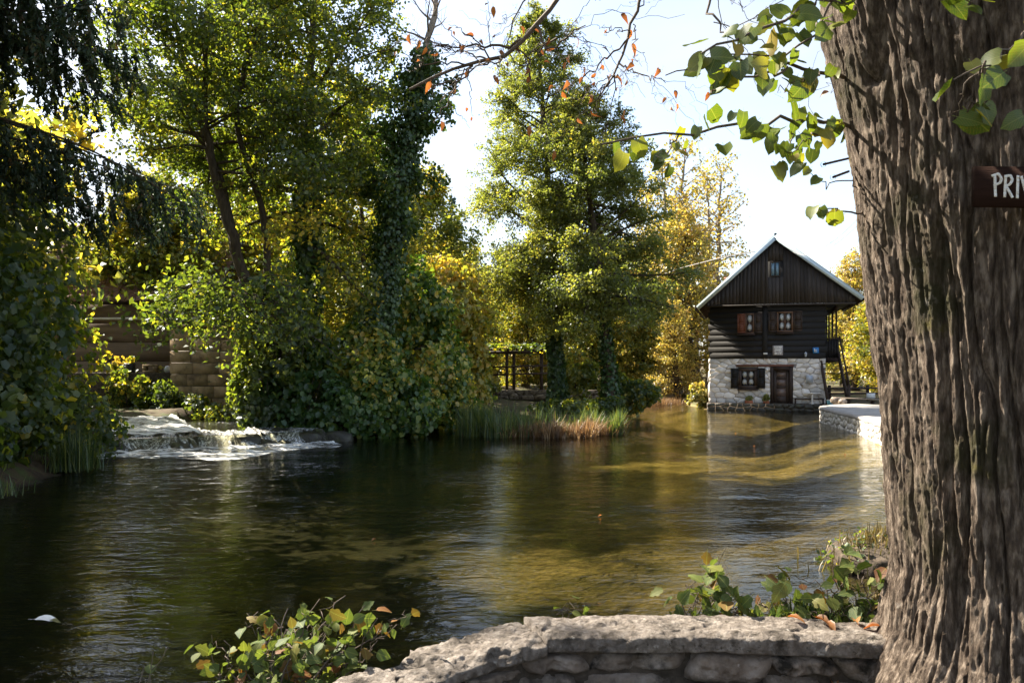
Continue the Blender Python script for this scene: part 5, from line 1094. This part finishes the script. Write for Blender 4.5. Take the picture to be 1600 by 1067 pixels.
lprof = [(-.13, .60), (-.16, WT - .06), (-.12, WT - .015), (.10, WT - .02), (.17, WT - .05), (.18, WT - .09), (.14, WT - .11)]
swept('coping', ujoint + .012, wlen[-1], 220, lprof, M['old_coping'], .034, 8, zoff=lambda u: -.05 * sstep(ujoint, ujoint + .9, u)).__setitem__('label', 'cracked lower coping at the left end')
cpr = [(-.12, .2), (-.12, WT - .09), (.10, WT - .085), (.115, WT - .2), (.12, .45)]
swept('core', 0, wlen[-1], 150, cpr, M['dark_mortar'], .02, 15)
# face stones, each a lumpy block of its own
def block_stone(u0, u1, z0, z1, seed, dep=.15):
    a, b = 26, 18; U, W = np.meshgrid(np.linspace(-1, 1, a), np.linspace(-1, 1, b), indexing='ij'); e = (1 - np.abs(U) ** 4) * (1 - np.abs(W) ** 4); sh = .06
    rr = np.random.default_rng(seed); k1, k2 = rr.uniform(-.25, .25, 2)
    uu = (u0 + u1) / 2 + (U + k1 * W) * (u1 - u0) / 2 * (1 - sh * W ** 2); zz = (z0 + z1) / 2 + (W + k2 * U) * (z1 - z0) / 2 * (1 - sh * U ** 2)
    q = np.stack([uu, zz, 0 * uu + seed], -1).reshape(-1, 3); d = .08 + (dep - .08) * e.ravel() ** .45 + (.040 * fbm(q * 8, 4, seed) + .014 * fbm(q * 36, 3, seed + 4)) * np.clip(e.ravel() * 2, 0, 1)
    V = wpt(uu.ravel(), d, zz.ravel()); idx = np.arange(a * b).reshape(a, b); F = np.stack([idx[:-1, :-1], idx[:-1, 1:], idx[1:, 1:], idx[1:, :-1]], -1).reshape(-1, 4)
    mk('stone', V, F, M['old_stone'], nw, smooth=True)
u = .15; k = 0
while u < wlen[-1] - .3:
    wd = random.uniform(.26, .48); zt_ = WT - .10 - (.055 if u > ujoint else 0)
    zs = random.choice([.73, .75, .70]); block_stone(u - .004, u + wd + .004, zs, zt_ + random.uniform(-.01, .01), 100 + k, random.uniform(.145, .19))
    block_stone(u + .05, u + wd + .03, .60, zs - .002, 200 + k, .15); u += wd; k += 1
# the loose pale slab at the left end
V, F = ico_rock((-.84, 2.93, .86), (.24, .26, .075), 91, 3); V = V + norm(V - V.mean(0)) * (.010 * fbm(V * 22, 3, 5))[:, None]
tag(mk('slab', V, F, M['old_coping'], smooth=True), 'pale rough slab lying against the left end of the near wall', 'slab')
V, F = ico_rock((-.42, 3.40, .80), (.10, .08, .085), 93, 3); tag(mk('stone', V, F, M['old_coping'], smooth=True), 'small loose stone wedged beside the crack in the near wall', 'stone')

# ------------------------------------------------------------------ the big linden on the right
TX, TY = 2.35, 3.60
def tr_r(z): return np.interp(z, [-.2, .45, .60, .72, .85, 1.0, 1.28, 1.7, 2.12, 2.75, 3.2, 3.8, 5, 8.5], [1.25, .98, .88, .80, .71, .625, .565, .58, .60, .66, .692, .81, .82, .62])
def tr_x(z): return TX - .02 * (z - 1.2)
face_a = math.atan2(-TY, -TX)                     # towards the viewer
th = np.concatenate([np.linspace(-1.75, 1.75, 430), np.linspace(1.83, 2 * np.pi - 1.83, 40)]) + face_a
zz = np.concatenate([np.linspace(.40, 4.35, 520), np.linspace(4.45, 8.5, 40)])
TH, ZZ = np.meshgrid(th, zz)
def bark(TH, Z):
    """braided furrows: creases of stretched noise, coarse ones cutting between finer ones"""
    c, q = np.cos(TH), np.sin(TH)
    wz = Z + .10 * fbm(np.stack([c * 2, q * 2, Z * 1.5], -1), 2, 64)
    tw = TH + .05 * fbm(np.stack([c * 1.5, q * 1.5, Z * .8], -1), 2, 61) + .012 * fbm(np.stack([c * 7, q * 7, Z * 5], -1), 2, 62)
    c, q = np.cos(tw), np.sin(tw)
    def crease(k, kz, s, w, p=.55, o=2): return np.clip(np.abs(fbm(np.stack([c * k, q * k, wz * kz], -1), o, s)) / w, 0, 1) ** p
    a1 = crease(5.6, .75, 5, .19); a2 = crease(11.5, 1.3, 15, .22); a3 = crease(22, 2.6, 25, .30, .7)
    ridge = a1 * (.40 + .40 * a2 + .20 * a3)
    fine = .011 * fbm(np.stack([c * 24, q * 24, Z * 4.5], -1), 3, 66) + .008 * fbm(np.stack([c * 48, q * 48, Z * 24], -1), 3, 67)
    return ridge, fine
RID, FINE = bark(TH, ZZ)
big = .03 * fbm(np.stack([np.cos(TH) * 1.3, np.sin(TH) * 1.3, ZZ * .35], -1), 3, 70) + .045 * np.cos(TH * 5 + .4) * sstep(1.25, .5, ZZ)
furrow = .75 + .35 * fbm(np.stack([np.cos(TH) * 2, np.sin(TH) * 2, ZZ * .9], -1), 2, 71)
RR = tr_r(ZZ) + big + (.092 * RID - .068) * furrow + FINE * .7
V = np.stack([tr_x(ZZ) + RR * np.cos(TH), TY + RR * np.sin(TH), ZZ], -1).reshape(-1, 3); ny_, nx_ = TH.shape; idx = np.arange(nx_ * ny_).reshape(ny_, nx_); nxt = np.roll(idx, -1, 1)
F = np.stack([idx[:-1], nxt[:-1], nxt[1:], idx[1:]], -1).reshape(-1, 4)
lin = root('linden_tree', (TX, TY, .6), 'huge old linden trunk with furrowed bark filling the right side of the view', 'tree')
mk('trunk', V, F, M['linden_bark'], lin, smooth=True)
# crown high above the picture
pl = Plant(); top = np.array([[TX - .2, TY, 7.6], [TX - .3, TY + .1, 10], [TX - .2, TY + .2, 15]]); P, r = stem(pl, top, .6, .1, 16, 8, .05)
boughs(pl, P, r, 34, .02, .98, lambda q: 6.2 * (1 - .5 * q), lambda q: .12 + .6 * q, lambda q: -.12, 12, 17000, .15, spread=.4, kind='round', w=.95, tint=(.4, .2), l2=.45)
pl.build(lin, 'wood_bark', 'yellow_leaf', 'limb', 'crown')

# leaf blanks shared by all near leaves: two folded, toothed strips with a midrib
def leaf_blank(name, wf, mat, bend, fold, seed, twist=0):
    rr = np.random.default_rng(seed); T = np.linspace(0, 1, 9); V = []; UV = []
    for i, t in enumerate(T):
        zc = -bend * t * t + twist * t * .1; wl_, wr_ = wf(t) * (1 + rr.normal(0, .05)), wf(t) * (1 + rr.normal(0, .05)); tooth = (.10 if i % 2 else -.02)
        bk = -.16 * max(0, .25 - t) / .25
        V += [(-wl_, t + bk * wl_ * 2 - tooth * wl_ * .3, zc + fold * wl_ - .25 * wl_ ** 2 * bend * 3 + rr.normal(0, .015)), (0, t, zc), (wr_, t + bk * wr_ * 2 - tooth * wr_ * .3, zc + fold * wr_ - .25 * wr_ ** 2 * bend * 3 + rr.normal(0, .015))]; UV += [(-wl_ * 2, t), (0, t), (wr_ * 2, t)]
    F = []
    for i in range(8): F += [[i * 3, i * 3 + 1, i * 3 + 4, i * 3 + 3], [i * 3 + 1, i * 3 + 2, i * 3 + 5, i * 3 + 4]]
    # short stalk
    n0 = len(V); V += [(-.012, -.28, .02), (.012, -.28, .02), (.012, .0, 0), (-.012, .0, 0)]; UV += [(0, 0)] * 4; F.append([n0, n0 + 1, n0 + 2, n0 + 3])
    return mesh_np(name, np.array(V), np.array(F), mat, None, True, np.array(UV, float))
heart = lambda t: (.47 * max(0., math.sin(math.pi * min(1, (t + .16) / 1.16) ** .80)) ** .62) * (1 if t < .8 else max(.03, 1 - ((t - .8) / .2) ** 1.2 * .9)) + .004
oval = lambda t: .40 * math.sin(math.pi * min(1, (t + .02)) ** .85) ** .9 + .004
lobed = lambda t: (.36 * math.sin(math.pi * min(1, t + .03) ** .8) ** .8) * (1 + .22 * math.cos(t * 15)) + .004
dryw = lambda t: .24 * math.sin(math.pi * min(1, t + .02) ** .8) + .004
LB = {'linden': [leaf_blank('leaf', heart, M['linden_leaf'], b_, f_, s_) for b_, f_, s_ in ((.15, .15, 1), (.35, .3, 2), (.05, .45, 3), (.5, .1, 4))],
      'sapling': [leaf_blank('leaf', w_, M['sapling_leaf'], b_, f_, s_) for w_, b_, f_, s_ in ((lobed, .2, .25, 5), (oval, .3, .35, 6), (lobed, .45, .15, 7), (oval, .1, .2, 8))],
      'dry': [leaf_blank('leaf', dryw, M['dry_leaf'], b_, f_, s_, 1) for b_, f_, s_ in ((.5, .8, 9), (.3, 1.1, 10), (.8, .5, 12))]}
from mathutils import Matrix
def put_leaf(kind, pos, axis_, nrm, size, parent):
    a = Vector(axis_).normalized(); nn = Vector(nrm); nn = (nn - a * nn.dot(a)); nn = nn.normalized() if nn.length > 1e-4 else a.orthogonal().normalized(); x = a.cross(nn)
    mt = Matrix((x, a, nn)).transposed().to_4x4(); o = bpy.data.objects.new('leaf', random.choice(LB[kind])); SC.collection.objects.link(o); o.parent = parent
    o.matrix_local = Matrix.Translation(Vector(pos) - Vector(ORG[parent.name])) @ mt @ Matrix.Scale(size, 4); return o
def rv(s=1): return rng.normal(0, s, 3)
def spray(paths, nleaf, kind, size, parent, tend=.3, hang=.6, nrm=(0, -.5, .6), name='branch', mat='twig', spread=.035, smin=.55):
    """one branch object from tapered paths [(pts, r0)], with leaves parented to it"""
    mbx = MB(); cur = []
    for pts, r0 in paths:
        P = along(np.array(pts, float), np.linspace(0, 1, 14)); P[1:-1] += rng.normal(0, .012, (12, 3)); mbx.tube(P, np.linspace(r0, r0 * .35, 14), 5); cur.append(P)
    br = mbx.build(name, M[mat], parent, smooth=True)
    L = np.array([np.linalg.norm(np.diff(P, axis=0), axis=1).sum() for P in cur]); 
    for _ in range(nleaf):
        P = cur[rng.choice(len(cur), p=L / L.sum())]; t_ = tend + (1 - tend) * rng.uniform(); i = min(int(t_ * 13), 12); p = P[i] + (P[i + 1] - P[i]) * rng.uniform() + rv(spread)
        T = norm(P[i + 1] - P[i]); put_leaf(kind, p, T * .35 + rv(.55) + np.array([0, 0, -hang]), np.array(nrm) + rv(.5), size * rng.uniform(smin, 1.2), br)
    return br
# upper spray left of the trunk
A = lambda px, py, Y: at(px, py, Y)
spray([([A(1330, -90, 3.6), A(1250, 20, 3.1), A(1170, 55, 2.8), A(1095, 85, 2.6)], .010), ([A(1330, -60, 3.6), A(1270, 60, 3.1), A(1200, 90, 2.9), A(1140, 85, 2.8)], .008), ([A(1260, 20, 3.1), A(1300, -5, 3.0), A(1340, 10, 3.0)], .006)], 62, 'linden', .075, lin, .25, .25, (.1, -.7, .5))
spray([([A(1345, 120, 3.75), A(1285, 112, 3.5), A(1210, 103, 3.2), A(1140, 88, 3.0)], .011), ([A(1230, 105, 3.2), A(1170, 130, 3.0), A(1110, 105, 2.9), A(1040, 118, 2.8)], .006), ([A(1160, 118, 3.0), A(1120, 135, 2.9), A(1100, 90, 2.9)], .004), ([A(1280, 112, 3.4), A(1240, 135, 3.2), A(1215, 145, 3.1)], .004)], 30, 'linden', .068, lin, .2, .8, (.1, -.8, .3), smin=.5)
# middle spray
spray([([A(1345, 210, 3.8), A(1285, 190, 3.5), A(1200, 196, 3.2), A(1100, 205, 3.0), A(1030, 216, 2.9), A(940, 226, 2.8)], .010), ([A(1300, 200, 3.6), A(1260, 215, 3.3), A(1235, 240, 3.2)], .005), ([A(1240, 196, 3.4), A(1235, 235, 3.3), A(1240, 262, 3.3)], .004), ([A(1060, 210, 2.95), A(1045, 232, 2.88), A(1035, 248, 2.85)], .004)], 70, 'linden', .064, lin, .18, .75, (.1, -.8, .35))
# lower sprigs
spray([([A(1360, 330, 3.8), A(1310, 332, 3.6), A(1280, 330, 3.4)], .006), ([A(1350, 290, 3.8), A(1290, 288, 3.7), A(1262, 270, 3.5)], .004)], 7, 'linden', .08, lin, .3, .7, (.1, -.8, .4))
spray([([A(1640, 20, 2.9), A(1580, 75, 2.7), A(1520, 105, 2.6), A(1490, 125, 2.6)], .007), ([A(1540, 95, 2.6), A(1500, 150, 2.7), A(1490, 175, 2.7)], .004), ([A(1510, 160, 2.7), A(1545, 165, 2.7)], .003)], 15, 'linden', .092, lin, .2, .7, (.0, -.8, .5))
spray([([A(1420, -40, 3.0), A(1460, -12, 2.9), A(1520, 5, 2.9)], .006)], 6, 'linden', .10, lin, .2, .5, (0, -.6, .6))
# bare hanging branches with a few dry leaves, reaching over the pond
def bare(paths, sub, nleaf, lab=None):
    allp = list(paths)
    for pts, r0 in paths:
        P = along(np.array(pts, float), np.linspace(0, 1, 20))
        for _ in range(sub):
            i = rng.integers(4, 18); d = norm(P[i + 1] - P[i]); L = rng.uniform(.25, .9); q = [P[i]]; dd = norm(d * .7 + rv(.6))
            for s_ in range(3): dd = norm(dd + rv(.25) + np.array([0, 0, -.08])); q.append(q[-1] + dd * L / 3)
            allp.append((q, r0 * .28))
            for z_ in range(2):
                e = q[rng.integers(1, 3)]; d2 = norm(dd + rv(.6)); allp.append(([e, e + d2 * L * .25, e + d2 * L * .45 + rv(.03)], r0 * .15))
    b = spray(allp, nleaf, 'dry', .068, lin, .3, .9, (0, -.7, .2), smin=.5)
bare([([A(960, -160, 6.5), A(868, 5, 6.3), A(830, 52, 6.2), A(775, 95, 6.1), A(700, 112, 6.0), A(640, 140, 5.9)], .028), ([A(838, 42, 6.2), A(800, 70, 6.3), A(740, 78, 6.3), A(680, 72, 6.2)], .014), ([A(838, 42, 6.2), A(852, 75, 6.1), A(880, 62, 6.0), A(915, 40, 5.9)], .012)], 9, 46)
bare([([A(1030, -90, 6.0), A(1000, 10, 5.8), A(975, 80, 5.7), A(960, 120, 5.6), A(938, 150, 5.5)], .017), ([A(982, 60, 5.7), A(950, 90, 5.7), A(915, 120, 5.7), A(880, 140, 5.7)], .008), ([A(968, 100, 5.6), A(1000, 115, 5.5), A(1040, 130, 5.4)], .007)], 8, 28)
bare([([A(880, -80, 6.4), A(812, 20, 6.6), A(790, 60, 6.6), A(805, 110, 6.6)], .010), ([A(870, 60, 6.2), A(820, 90, 6.3), A(835, 140, 6.3)], .008)], 6, 18)
bare([([A(1120, -60, 3.4), A(1105, 20, 3.3), A(1125, 50, 3.25), A(1160, 60, 3.2)], .008)], 5, 4)
# two nails and the sign
for k, (a, b, lab) in enumerate((((1325, 248), (1287, 257), 'upper rusty nail sticking out of the left edge of the trunk'), ((1326, 268), (1302, 277), 'lower rusty nail sticking out of the left edge of the trunk'))):
    nail = root('nail', A(*a, 3.8), lab, 'nail', 'nails in the trunk'); MB().tube([A(*a, 3.8), A(*b, 3.65)], .006, 6).build('shaft', M['rust'], nail); e = A(*b, 3.65); MB().tube([e, e + norm(e - A(*a, 3.8)) * .006], .013, 8).build('head', M['rust'], nail)
SY = 2.90; s0, s1 = gx(1524, SY), gx(1524, SY) + .54; zs0, zs1 = gz(322, SY), gz(260, SY)
sgn = root('private_sign', ((s0 + s1) / 2, SY, zs0), 'dark brown wooden sign with white hand painted letters PRIV on the trunk', 'sign')
ang = -.10
def sgp(x, y, z): return (s0 + (x - s0) * math.cos(ang) , SY + y + (x - s0) * math.sin(ang) * -1 * -1, z - (x - s0) * .035)
Vb = [sgp(*p) for p in ((s0, 0, zs0), (s1, 0, zs0), (s1, 0, zs1), (s0, 0, zs1), (s0, .024, zs0), (s1, .024, zs0), (s1, .024, zs1), (s0, .024, zs1))]
bm_ = MB(); bm_.add(Vb, [(0, 1, 2, 3), (7, 6, 5, 4), (0, 4, 5, 1), (3, 2, 6, 7), (0, 3, 7, 4), (1, 5, 6, 2)]); bm_.build('board', M['sign_wood'], sgn)
MB().tube([sgp(s0 + .3, .024, (zs0 + zs1) / 2), sgp(s0 + .3, .30, (zs0 + zs1) / 2)], .02, 6).build('peg', M['rust'], sgn)
def stroke(pts, r=.0045):
    m = MB(); P = along(np.array(pts, float), np.linspace(0, 1, 12)); w = r
    for a_, b_ in zip(P[:-1], P[1:]):
        d = norm(b_ - a_); nn2 = np.array([-d[1], d[0]]) * w; e = d * w * .4
        q = [a_ - nn2 - e, b_ - nn2 + e, b_ + nn2 + e, a_ + nn2 - e]; m.prism([sgp(p[0], -.0015 - .0012 * rng.uniform(), p[1]) for p in q], (0, -.002, 0))
    return m
lx = lambda px: gx(px, SY); lz = lambda py: gz(py, SY)
def letter(strokes):
    m = MB()
    for st in strokes: s2 = stroke(st); m.add(np.vstack(s2.V), s2.F)
    m.build('letter', M['white_paint'], sgn)
sh_ = .0   # strokes in pixel units of the board
L_ = lambda pts: [(lx(p), lz(q) + (lx(p) - s0) * .035) for p, q in pts]
letter([L_([(1552, 275), (1553, 308)]), L_([(1548, 276), (1557, 273), (1562, 280), (1560, 287), (1551, 291)])])
letter([L_([(1568, 277), (1566.5, 309)]), L_([(1567, 277), (1575, 276), (1578, 283), (1574, 290), (1567, 293)]), L_([(1569, 293), (1578, 310)])])
letter([L_([(1586, 277), (1585, 311)])])
letter([L_([(1591, 278), (1600, 312)]), L_([(1600, 312), (1609, 279)])])

# ------------------------------------------------------------------ saplings on the wall
def sapling(name, base, stems, nleaf, size, lab, lean=(0, 0, 0), hang=.15, sub=3, cat='shrub', kind='sapling'):
    rt = root(name, base, lab, cat); paths = []
    for (tip, r0) in stems:
        b = np.array(base) + rv(.05) * (1, 1, 0); tip = np.array(tip); mid = (b + tip) / 2 + rv(.05); paths.append(([b, mid, tip], r0)); P = along(np.array([b, mid, tip]), np.linspace(0, 1, 8))
        for _ in range(sub): i = rng.integers(2, 7); d = norm(tip - b + rv(.6)); paths.append(([P[i], P[i] + d * .08, P[i] + d * rng.uniform(.12, .22) + rv(.02)], r0 * .5))
    spray(paths, nleaf, kind, size, rt, .25, hang, (0, -.45, .75), name='stem', spread=.035); return rt
sapling('sapling_shrub', (-1.15, 3.55, .55), [(A(*p, 3.7), .006) for p in ((415, 965), (450, 950), (500, 935), (540, 930), (570, 945), (590, 965), (590, 1000), (350, 1000), (330, 1020), (480, 960), (530, 960), (420, 990), (385, 1040), (560, 990), (470, 1000), (510, 990), (430, 1020), (620, 975))], 360, .070, 'leafy green bush growing over the broken left end of the near wall', sub=3)
sapling('sapling_shrub', (-1.72, 3.45, .25), [(A(*p, 3.65), .005) for p in ((240, 1015), (262, 1010), (225, 1040))], 9, .10, 'lone small shoot with four large leaves left of the leafy bush', sub=1)
rb = (1.15, 4.22, .75)
for o in [q for q in SC.objects if q.parent is None and q.name.split('.')[0] == 'flower_pot' and q.location.x > 5]: turn(o)
sapling('sapling_shrub', (.98, 4.25, .78), [(A(*p, 4.2), .005) for p in ((1085, 905), (1110, 895), (1140, 905), (1160, 925), (1090, 935), (1175, 940), (1125, 930))], 85, .085, 'green bush with oval leaves behind the middle of the near wall', sub=3)
sapling('sapling_shrub', (1.38, 4.2, .8), [(A(*p, 4.15), .005) for p in ((1215, 900), (1235, 900), (1205, 930), (1250, 935), (1225, 945))], 42, .09, 'bush with two large bright leaves between the oval leaved bush and the brown one', sub=2)
sapling('sapling_shrub', (1.72, 4.12, .8), [(A(*p, 4.05), .006) for p in ((1305, 880), (1320, 905), (1350, 900), (1375, 925), (1290, 925), (1385, 945), (1340, 940), (1315, 950), (1385, 905))], 130, .085, 'brown and green bush against the left edge of the trunk', sub=3, hang=.4)
sapling('sapling_shrub', (.30, 4.14, .82), [(A(862, 950, 4.15), .003), (A(874, 945, 4.15), .003)], 6, .05, 'tiny sprout on the far edge of the near wall', sub=1)
tuft('wall_weeds', (1.55, 4.14), (.22, .07), 260, (.06, .16), 'reed_green', 'fine weeds along the far edge of the near wall', z=.86)
# fallen leaves
def fallen(px, py, Y, z, size, lab, group, mesh='dry'):
    o = bpy.data.objects.new('fallen_leaf', random.choice(LB[mesh])); SC.collection.objects.link(o); d = (py - HOR) / FPX; Yy = (H - z) / d
    o.location = ((px - 800) / FPX * Yy, Yy, z + .012); o.rotation_euler = (rng.uniform(-.25, .25), rng.uniform(-.25, .25), rng.uniform(0, 6.28)); o.scale = (size,) * 3; tag(o, lab, 'leaf', group)
wl_ = 'fallen leaves lying on the near wall'
for px, py, lab in ((1232, 967, 'curled brown leaf on the wall left of the brown bush'), (1275, 968, 'largest curled brown leaf on the wall below the bush'), (1293, 974, 'brown leaf at the wall edge below the brown bush'), (1340, 976, 'dark red leaf on the wall near the trunk'), (1375, 982, 'orange leaf on the wall touching the trunk')):
    fallen(px, py, 0, WT + .012, .085, lab, wl_)
for px, py, lab in ((1300, 1064, 'dry leaf on the ground at the wall foot left of the trunk flare'), (1330, 1060, 'dry leaf on the ground nearest the trunk flare')): fallen(px, py, 0, .71, .08, lab, 'fallen leaves on the ground by the wall')
o = bpy.data.objects.new('floating_leaf', leaf_blank('floating_leaf', oval, M['white_paint'], .25, .25, 21)); SC.collection.objects.link(o); o.scale = (.2, .2, .2); o.rotation_euler = (0, 0, -1.3)
o.location = (gx(55, 6.95), 6.95, .012); tag(o, 'pale curled leaf floating on the dark water at the lower left', 'leaf')
gl_ = 'specks of leaves floating on the pond'
for k in range(9):
    Yy = rng.uniform(9, 33); xx = gx(rng.uniform(420, 1330), Yy)
    if sdist(np.array([[xx, Yy]]), POND)[0] > -.4: continue
    o = bpy.data.objects.new('floating_leaf', random.choice(LB['dry'])); SC.collection.objects.link(o); o.location = (xx, Yy, .014); o.rotation_euler = (0, 0, rng.uniform(0, 6.28)); o.scale = (.07,) * 3; tag(o, 'small brown leaf floating on the open pond', 'leaf', gl_)
# little grassy bank beside the trunk
mb2 = root('grass_bank', (4.15, 8.9, 0), 'small brown grassy hummock at the water edge left of the trunk', 'hummock')
V, F = ico_rock((4.35, 8.95, .02), (.85, .6, .30), 96, 3); mk('earth', V, F, M['dark_mortar'], mb2, smooth=True)
n = 900; p = rng.normal(0, .5, (n, 2)) * (.62, .42) + (4.2, 8.9); zz_ = .28 * np.clip(1 - ((p[:, 0] - 4.35) / .85) ** 2 - ((p[:, 1] - 8.95) / .6) ** 2, 0, 1); V, F, tn = blades(np.c_[p, zz_], rng.uniform(.08, .26, n), rng.uniform(.004, .009, n), np.abs(rng.normal(0, .6, n)), rng.uniform(0, 1, n)); mk('grass', V, F, M['dry_sedge'], mb2, tn)['kind'] = 'stuff'
pl = Plant(); mass(pl, [(4.3, 8.9, .12, .75, .5, .24)], 700, .05, (.4, .3), lump=.4); pl.build(mb2, leaf='dark_leaf', cn='weeds')
for q in mb2.children:
    if q.name.startswith('weeds'): q['kind'] = 'stuff'
